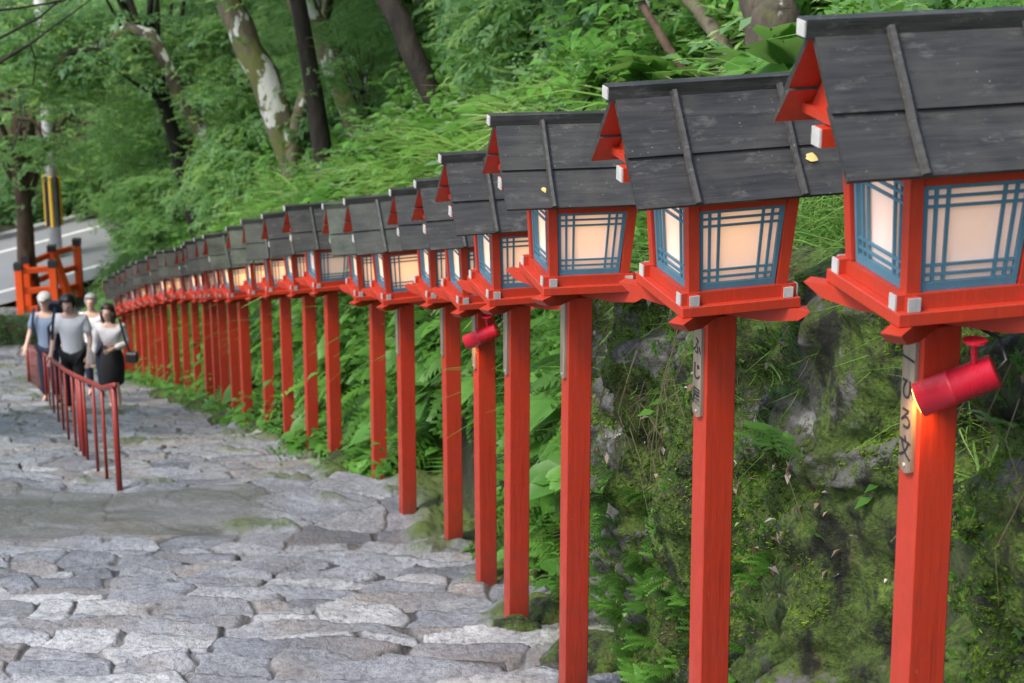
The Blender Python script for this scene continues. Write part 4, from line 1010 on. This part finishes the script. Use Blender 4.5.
# ------------------------------------------------------------------ handrails
def handrail(name, label, feet, height, group):
    pts = [onG(*q) for q in feet]
    base = pts[0]; t = thing(name, label, 'handrail', base, 0, group)
    top = [p-base+Vector((0, 0, height)) for p in pts]
    ext0 = top[0]+(top[0]-top[1])*.10; ext1 = top[-1]+(top[-1]-top[-2])*.15
    m = MB(); m.tube([ext0]+top+[ext1], .021, 8); m.build('top_rail', REDDARK, t, smooth=True)
    for k, p in enumerate(pts):
        q = p-base; r = .021 if k in (0, len(pts)-1) else .0135
        m = MB(); m.tube([q+Vector((0, 0, -.12)), q+Vector((0, 0, height))], r, 8); m.build('baluster', REDDARK, t, smooth=True)
GH = 'rust red handrails down the middle of the steps'
handrail('handrail', 'short nearer rust red handrail section with five uprights', [(119.5, 486), (107, 477), (98, 469), (88, 461), (84.5, 458)], .72, GH)
feet2 = [(82, 455.5), (76.5, 450), (69, 441), (64, 432), (59, 423.5), (54.5, 416), (50.5, 409), (47, 403.5), (44, 399), (41, 395), (38.5, 391.5), (36, 388.5), (33.5, 386), (31, 384), (29, 382)]
handrail('handrail', 'longer farther rust red handrail beside the hatted walker', feet2, .72, GH)

# ------------------------------------------------------------------ orange railing by the road
def railing(label, pts, height, name='railing'):
    base = pts[0]; t = thing(name, label, 'railing', base, 0, 'orange railings beside the road')
    P = [p-base for p in pts]
    for a, b_ in zip(P, P[1:]):
        for hh, th in ((.93, .12), (.52, .12), (.14, .12)):
            m = MB(); m.bar(a+Vector((0, 0, height*hh)), b_+Vector((0, 0, height*hh)), .09, th); m.build('rail', ORANGE, t, bevel=.006)
    for q in P:
        m = MB(); m.box(q.x-.08, q.x+.08, q.y-.08, q.y+.08, q.z-.1, q.z+height*.97); po = m.build('post', ORANGE, t, bevel=.008)
        m = MB(); m.box(q.x-.09, q.x+.09, q.y-.09, q.y+.09, q.z+height*.97, q.z+height*1.10); m.build('post_cap', BLACKP, po)
    return t, P
gA, gB, gC, gD = onG(22, 317), onG(56, 314), onG(55, 299), onG(80, 292)
gA2 = gA+Vector((.02, .25, 0))
railing('short straight orange railing with black caps facing the steps', [gA, gB], 1.10)
tR, PR_ = railing('longer orange railing with a slanted brace running back along the road', [gA2+Vector((.05, .2, 0)), gC, gD], 1.12)
m = MB(); m.bar(PR_[1]+Vector((.05, -.1, 1.1)), PR_[1]+Vector((.42, -.35, 0)), .16, .14); m.build('brace', ORANGE, tR)

# utility pole with yellow bands
pp = on(lambda X, Y: ground_far(X, Y), 57, 262)
up = thing('utility_pole', 'pale utility pole with yellow and black striped guard beside the road', 'utility pole', pp)
m = MB(); m.tube([(0, 0, -.2), (0, 0, 7.5)], [.15, .12], 14); m.build('pole', plain('pale_pole_concrete', (.52, .52, .51), .7), up, smooth=True)
m = MB()
for k in range(8):
    an = k*math.pi/4
    m.tube([(.165*math.cos(an)*1.05, .165*math.sin(an)*1.05, .9), (.165*math.cos(an)*1.02, .165*math.sin(an)*1.02, 2.1)], .05, 6, k % 2)
m.build('striped_guard', [YELLOW, BLACKP], up)

# timber building behind the trees
bx = thing('timber_building', 'brown timber building with upright slats behind the trees across the road', 'building', (-16.6, 60.5, -14.6))
m = MB(); m.box(-4.5, 5, 0, 6, -.2, 3.4); wl = m.build('wall', plain('brown_plaster', (.20, .15, .12), .8), bx)
for k in range(24):
    pass
m = MB()
for k in range(46): m.box(-4.5+k*.205, -4.5+k*.205+.07, -.09, -.003, .5, 3.2)
m.box(-4.5, 5, -.11, -.095, 2.9, 3.05); m.build('slat_screen', TIMBER, bx)
for k in range(4):
    m = MB(); x = -4+k*2.3; m.box(x, x+1.1, -.06, -.003, .0, .45); m.build('foundation_panel', PAVE, bx)
m = MB(); m.hexa([(-5.2, -1.2, 3.3), (5.7, -1.2, 3.3), (5.7, 7.2, 3.3), (-5.2, 7.2, 3.3)], [(-4.8, 2.6, 5.2), (5.3, 2.6, 5.2), (5.3, 3.4, 5.2), (-4.8, 3.4, 5.2)]); m.build('roof', ROOF, bx)
# small red roofed shelter on the slope
q = on(lambda X, Y: np.maximum(ground_far(X, Y), hill(X, Y)), 103, 246)
q = Vector((*road_pt(5.0, 2.9, 0)[:2], -14.6))
sh = thing('small_shrine', 'small wooden shelter with a reddish roof beyond the end of the lantern row', 'shelter', q)
m = MB(); m.box(-.35, .35, -.2, .3, 0, .75); m.build('body', TIMBER, sh)
m = MB(); m.hexa([(-.55, -.4, .72), (.55, -.4, .72), (.55, .5, .72), (-.55, .5, .72)], [(-.5, .0, 1.05), (.5, .0, 1.05), (.5, .1, 1.05), (-.5, .1, 1.05)]); m.build('roof', plain('red_brown_roof', (.26, .07, .05), .6), sh)
# clipped hedge at the left edge
h0 = onG(14, 340)
m = MB(); m.box(-1.7, .62, -.25, .45, -.05, .40); hd = thing('hedge', 'low dark hedge in front of the orange railing', 'hedge', h0)
m.build('hedge_core', SOIL, hd)
n = 1500; Pn = np.stack([RNG.uniform(-1.75, .68, n), RNG.uniform(-.32, .5, n), RNG.uniform(0, .5, n)], -1); Vn = grp(SPRS, Pn, pr=(-.6, .8), sr=(.8, 1.5), tint=RNG.uniform(.1, .7, n)); npmesh('foliage', Vn[0], Vn[1], L_DARK, hd, {'tint': Vn[2]})
# hedge row across the road
for k in range(5):
    c = ROAD_C+ROAD_D*(-6+k*3.2)+ROAD_N*3.6
    hd = thing('roadside_bush', 'rounded dark green bush in the row across the road', 'bush', (c.x, c.y, -14.6), 0, 'bushes across the road')
    n = 900; dd = RNG.normal(size=(n, 3)); dd /= np.linalg.norm(dd, axis=1)[:, None]; Pn = dd*RNG.uniform(.6, 1, (n, 1))*np.array([1.5, .9, .95])+np.array([0, 0, .6])
    Vn = grp(SPRB, Pn, pr=(-.6, .6), tint=RNG.uniform(.1, .7, n)); npmesh('foliage', Vn[0], Vn[1], L_BROAD if k % 2 else L_DARK, hd, {'tint': Vn[2]})
    m = MB(); m.tube([(0, 0, -.1), (0, 0, .8)], [.08, .04], 6); m.build('stem', BARK, hd)
# small red posts on the upper slope
for k, (px, py, lb) in enumerate([(326, 116, 'tiny orange marker post between the two leaning lichen trunks'), (369, 92, 'larger orange marker post just right of the second leaning trunk')]):
    q = on(hill, px, py+8); t = thing('marker_post', lb, 'post', q, 0, 'orange marker posts on the wooded slope')
    s_ = 1.0+.5*k; m = MB(); m.box(-.05*s_, .05*s_, -.05, .05, -.1, .42*s_); pst = m.build('post', ORANGE, t, bevel=.004)
    m = MB(); m.box(-.13*s_, .13*s_, -.06, .06, .26*s_, .36*s_); m.build('sign_board', ORANGE, t, bevel=.004)

# ------------------------------------------------------------------ people
def skin(name, nodes, edges, mats, parent, sub=2, loc=None):
    me = bpy.data.meshes.new(name); keys = list(nodes)
    me.from_pydata([nodes[k][0] for k in keys], [(keys.index(a), keys.index(b)) for a, b in edges], [])
    o = bpy.data.objects.new(name, me); COL.objects.link(o)
    md = o.modifiers.new('s', 'SKIN'); 
    for k, sv in zip(keys, me.skin_vertices[0].data):
        r = nodes[k][1]; sv.radius = r if hasattr(r, '__len__') else (r, r)
    me.skin_vertices[0].data[0].use_root = True
    md.use_smooth_shade = True
    sb = o.modifiers.new('u', 'SUBSURF'); sb.levels = sub; sb.render_levels = sub
    dg = bpy.context.evaluated_depsgraph_get(); nm = bpy.data.meshes.new_from_object(o.evaluated_get(dg)); bpy.data.objects.remove(o)
    nm.name = name; nm.materials.clear(); nm.materials.append(mats)
    return link(bpy.data.objects.new(name, nm), parent)
SKINM = plain('skin', (.66, .42, .32), .5)
def cloth(name, c, rough=.85):
    t = NT(name); v = t.coord(); n = t.noise(v, 6, 4, .6, None, 1.2)
    t.bump(n, .02, .6); return t.set(Base_Color=t.mix(n, tuple(x*.85 for x in c), c), Roughness=rough)
def ell(m, c, r, n=12, k=9, zmin=-1, zmax=1):
    pts, rad = [], []
    base = len(m.v)
    for i in range(k+1):
        ph = math.asin(zmin)+(math.asin(zmax)-math.asin(zmin))*i/k
        for j in range(n):
            a = 2*math.pi*j/n; m.v.append((c[0]+r[0]*math.cos(ph)*math.cos(a), c[1]+r[1]*math.cos(ph)*math.sin(a), c[2]+r[2]*math.sin(ph)))
    for i in range(k):
        for j in range(n):
            a = base+i*n+j; b_ = base+i*n+(j+1) % n; m.f.append((a, b_, b_+n, a+n)); m.m.append(0)
def person(label, loc, rz, sc, J, shirt, pants, hair, hairlen=0, skirt=None, wide=1.0, sleeve='short', cap=None, bag=None, bottle=False, group='visitors climbing the steps'):
    t = thing('person', label, 'person', loc, rz, group); t.scale = (sc,)*3
    N = {'pel': ((0, 0, .93), (.125, .10)), 'waist': ((0, .0, 1.08), (.115, .09)), 'chest': ((0, -.01, 1.28), (.145, .105)), 'ub': ((0, -.01, 1.41), (.10, .075)), 'neck': ((0, -.02, 1.49), .052), 'jaw': (J.get('jaw', (0, -.045, 1.56)), (.062, .070)), 'head': (J.get('head', (0, -.035, 1.64)), (.076, .092)), 'crown': (J.get('crown', (0, -.02, 1.71)), (.060, .070))}
    E_ = [('pel', 'waist'), ('waist', 'chest'), ('chest', 'ub'), ('ub', 'neck'), ('neck', 'jaw'), ('jaw', 'head'), ('head', 'crown')]
    for s, n in ((-1, 'r'), (1, 'l')):       # -x is the viewer's left
        sh = (s*.175, 0, 1.39); el = J.get('el'+n, (s*.23, .03, 1.12)); wr = J.get('wr'+n, (s*.24, -.06, .88)); hd_ = Vector(wr)+(Vector(wr)-Vector(el)).normalized()*.075
        N['sh'+n] = (sh, .055); N['el'+n] = (el, .040); N['wr'+n] = (wr, .026); N['pa'+n] = (tuple(hd_), (.036, .018))
        E_ += [('ub', 'sh'+n), ('sh'+n, 'el'+n), ('el'+n, 'wr'+n), ('wr'+n, 'pa'+n)]
        dv = (Vector(wr)-Vector(el)).normalized(); sd_ = dv.cross(Vector((0, 1, 0))).normalized() if abs(dv.y) < .9 else Vector((1, 0, 0))
        for fi in range(4):
            a = hd_+sd_*(fi-1.5)*.019; ln = (.062, .072, .066, .05)[fi]
            N[f'f{n}{fi}'] = (tuple(a+dv*.035), .009); N[f'g{n}{fi}'] = (tuple(a+dv*ln+Vector((0, -.018, -.004))), .007)
            E_ += [('pa'+n, f'f{n}{fi}'), (f'f{n}{fi}', f'g{n}{fi}')]
        th_ = Vector(wr)+dv*.03-sd_*.045
        N['th'+n] = (tuple(th_), .011); N['ti'+n] = (tuple(th_+dv*.04-sd_*.008), .009); E_ += [('wr'+n, 'th'+n), ('th'+n, 'ti'+n)]
        hp = (s*.085, 0, .88); kn = J.get('kn'+n, (s*.095, -.02, .49)); an = J.get('an'+n, (s*.095, .02, .09)); to = (an[0]+s*.015, an[1]-.14, an[2]-.055)
        N['hp'+n] = (hp, .085); N['kn'+n] = (kn, .055); N['ca'+n] = (tuple(Vector(kn).lerp(Vector(an), .35)+Vector((0, .02, 0))), .052); N['an'+n] = (an, .035); N['to'+n] = (to, (.035, .022))
        E_ += [('pel', 'hp'+n), ('hp'+n, 'kn'+n), ('kn'+n, 'ca'+n), ('ca'+n, 'an'+n), ('an'+n, 'to'+n)]
    body = skin('body', N, E_, SKINM, t, 2)
    g = lambda k: N[k][0]
    grow = .028
    # shirt
    SN = {'waist': ((0, 0, 1.0 if not skirt else 1.08), (.155, .125) if not skirt else (.125, .10)), 'chest': ((0, -.01, 1.27), (.178*wide, .135*wide)), 'ub': ((0, -.005, 1.405), (.12, .095))}
    if not skirt: SN['hem'] = ((0, 0, .84), (.165*wide, .135*wide))
    SE = [('waist', 'chest'), ('chest', 'ub')]+([('hem', 'waist')] if not skirt else [])
    for s, n in ((-1, 'r'), (1, 'l')):
        e = Vector(g('el'+n)); sh = Vector(g('sh'+n)); wq = Vector(g('wr'+n))
        SN['s'+n] = (tuple(sh+Vector((0, 0, .005))), .075)
        if sleeve == 'short': SN['e'+n] = (tuple(sh.lerp(e, .82)), .072); SE += [('ub', 's'+n), ('s'+n, 'e'+n)]
        else: SN['e'+n] = (tuple(e), .060); SN['w'+n] = (tuple(e.lerp(wq, .85)), .045); SE += [('ub', 's'+n), ('s'+n, 'e'+n), ('e'+n, 'w'+n)]
    skin('shirt', SN, SE, shirt, t, 2)
    if skirt:
        m = MB(); m.tube([(0, 0, 1.12), (0, 0, 1.02), (0, 0, .92), (0, 0, .75), (0, 0, .52), (0, 0, .50)], [.125, .14, .175, .185, .165, .15], 18); sk = m.build('skirt', skirt, t, smooth=True)
    else:
        PN = {'pel': ((0, 0, .93), (.15, .118))}; PE = []
        for n in 'rl':
            PN['h'+n] = (g('hp'+n), .105); PN['k'+n] = (g('kn'+n), .078); PN['a'+n] = (tuple(Vector(g('an'+n))+Vector((0, 0, .03))), .060); PE += [('pel', 'h'+n), ('h'+n, 'k'+n), ('k'+n, 'a'+n)]
        skin('trousers', PN, PE, pants, t, 2)
    for n in 'rl':
        a, to = Vector(g('an'+n)), Vector(g('to'+n)); skin('shoe', {'a': (tuple(a+Vector((0, .02, -.045))), (.045, .042)), 'm': (tuple((a+to)/2+Vector((0, 0, -.025))), (.046, .036)), 'b': (tuple(to+Vector((0, -.02, 0))), (.040, .028))}, [('a', 'm'), ('m', 'b')], BLACKP, t, 1)
    hc = Vector(g('head')); up_ = (Vector(g('crown'))-Vector(g('jaw'))).normalized(); q = up_.to_track_quat('Z', 'Y')
    fwd = Vector((0, -1, 0)); fwd = (fwd-up_*fwd.dot(up_)).normalized(); rt = fwd.cross(up_)
    m = MB(); 
    N_ = 400
    m2 = MB(); ell(m2, (0, 0, 0), (.108, .122, .112), 16, 10, -.75, .999)
    def tohead(v): v = Vector(v); return hc+rt*v.x-fwd*v.y+up_*v.z
    for v in m2.v:
        v = Vector(v)
        if v.y < -.035 and v.z < .035: v.y = -.03; v.x *= 1.02
        m.v.append(tuple(tohead((v.x, v.y+.020, v.z+.035))))
    m.f, m.m = m2.f, m2.m
    if hairlen:
        for sx in (-1, -.55, 0, .55, 1):
            a = tohead((sx*.085, .05*(1-abs(sx))+.01, .03)); m.tube([a, a+Vector((sx*.015, .02, -.12)), a+Vector((sx*.02, .015, -hairlen))], [.045, .052, .018], 8)
    m.build('hair', hair, t, smooth=True)
    for sx in (-1, 1): m = MB(); ell(m, tohead((sx*.030, -.088, .0)), (.010, .006, .007), 8, 5); m.build('eye', INK, t)
    m = MB(); m.tube([tohead((0, -.088, .012)), tohead((0, -.108, -.028)), tohead((0, -.09, -.036))], [.008, .014, .008], 6)
    m.build('nose', SKINM, t, smooth=True)
    for sx in (-1, 1): m = MB(); m.tube([tohead((sx*.082, .005, .02)), tohead((sx*.088, .01, -.03))], .014, 6); m.build('ear', SKINM, t, smooth=True)
    m = MB(); m.tube([tohead((-.022, -.088, -.058)), tohead((0, -.094, -.060)), tohead((.022, -.088, -.058))], .005, 5); m.build('mouth', plain('lip', (.35, .10, .09), .5), t)
    if cap:
        m = MB(); m3 = MB(); ell(m3, (0, 0, 0), (.112, .122, .11), 16, 7, .0, .999)
        for v in m3.v: m.v.append(tuple(tohead((v[0], v[1]+.018, v[2]+.045))))
        m.f, m.m = m3.f, m3.m
        m.hexa([tohead((-.07, -.08, .045)), tohead((.07, -.08, .045)), tohead((.05, -.17, .03)), tohead((-.05, -.17, .03))], [tohead((-.07, -.08, .055)), tohead((.07, -.08, .055)), tohead((.05, -.17, .037)), tohead((-.05, -.17, .037))])
        m.build('cap', cap, t, smooth=True)
    return t
C_WHITE = cloth('white_cotton', (.86, .86, .86)); C_BLUE = cloth('grey_blue_cotton', (.22, .29, .40)); C_NAVY = cloth('navy_cloth', (.018, .024, .05)); C_BLACK = cloth('black_cloth', (.012, .012, .014))
C_BLOUSE = cloth('pale_blouse', (.70, .68, .69)); H_BLACK = plain('black_hair', (.010, .009, .009), .35); H_BROWN = plain('brown_hair', (.035, .018, .012), .35); H_GREY = plain('grey_hair', (.30, .29, .28), .5)
def gp(px, py): 
    p = onG(px, py); p.z = float(step_surface(np.array([p.x]), np.array([p.y]))[0][0])+.0; return p
face = R(-8)
wp = gp(115, 408)
person('woman with brown shoulder length hair, pale blouse and black knee skirt looking down', wp, R(-6), .87, {'elr': (-.25, .04, 1.13), 'wrr': (-.27, -.02, .90), 'ell': (.24, .02, 1.14), 'wrl': (.07, -.18, 1.10), 'jaw': (-.02, -.06, 1.555), 'head': (-.015, -.065, 1.63), 'crown': (0, -.03, 1.70), 'knl': (.07, -.10, .50), 'anl': (.08, -.04, .09), 'knr': (-.07, 0, .49), 'anr': (-.07, .12, .12)}, C_BLOUSE, C_BLACK, H_BROWN, .27, skirt=C_BLACK, sleeve='long')
mp = gp(77, 414)
person('man in loose white T shirt and dark trousers with black hair, head bowed', mp, R(-4), .90, {'jaw': (0, -.10, 1.535), 'head': (0, -.10, 1.61), 'crown': (0, -.115, 1.69), 'elr': (-.25, -.02, 1.12), 'wrr': (-.26, -.14, .90), 'ell': (.25, -.0, 1.12), 'wrl': (.24, -.12, .88), 'knl': (.09, -.14, .52), 'anl': (.09, -.10, .12)}, C_WHITE, C_BLACK, H_BLACK, wide=1.12)
cpn = gp(52, 403)
person('man in white cap, grey blue shirt and navy trousers with one hand on the handrail', cpn, R(-5), .90, {'wrr': (-.30, -.12, .95), 'elr': (-.27, .02, 1.13), 'knl': (.09, -.10, .5)}, C_BLUE, C_NAVY, H_GREY, cap=WHITE)
rp = gp(97, 396)
person('grey haired man in white shirt half hidden behind the bowed man', rp, R(0), .90, {}, C_WHITE, C_NAVY, H_GREY)
# things they carry (worn or held, each an object of its own)
def strap_bag(name, label, cat, base, pts, boxc, boxs, mat, sc=1.0, rz=0):
    t = thing(name, label, cat, base, rz)
    if boxs:
        m = MB(); x, y, z = boxc; a, b_, c = boxs; m.box(x-a, x+a, y-b_, y+b_, z-c, z+c); m.build('bag', mat, t, bevel=.02)
    m = MB()
    for a, b_ in zip(pts, pts[1:]): m.bar(a, b_, .035, .008, (0, 1, .2))
    m.build('strap', mat, t)
strap_bag('camera_bag', 'small black camera bag hanging at the hip of the woman', 'bag', wp, [(.17, -.14, 1.37), (.22, -.13, 1.1), (.27, -.08, .88)], (.29, -.08, .83), (.08, .05, .07), BLACKP, rz=R(-6))
strap_bag('shoulder_bag', 'navy shoulder bag of the man in the white T shirt', 'bag', mp, [(-.15, -.12, 1.42), (-.17, -.17, 1.25), (-.20, -.15, 1.02)], (-.24, .10, 1.0), (.07, .08, .14), C_NAVY, rz=R(-4))
strap_bag('backpack', 'dark backpack on the back of the man in the white cap', 'backpack', cpn, [(-.13, -.09, 1.40), (-.14, -.145, 1.25), (-.16, -.12, 1.0)], (0, .20, 1.18), (.15, .09, .22), C_NAVY, rz=R(-5))
bt = thing('water_bottle', 'clear plastic water bottle held by the man in the white T shirt', 'bottle', mp+Vector((.25, -.16, .72)))
m = MB(); m.tube([(0, 0, 0), (0, 0, .005), (0, 0, .13), (0, 0, .17), (0, 0, .19)], [.028, .032, .032, .014, .013], 12); m.build('bottle_body', NT('clear_plastic').set(Base_Color=(.9, .95, .97), Roughness=.1, Transmission_Weight=.7), bt, smooth=True)
m = MB(); m.tube([(0, 0, .19), (0, 0, .205)], .015, 10); m.build('bottle_cap', WHITE, bt)
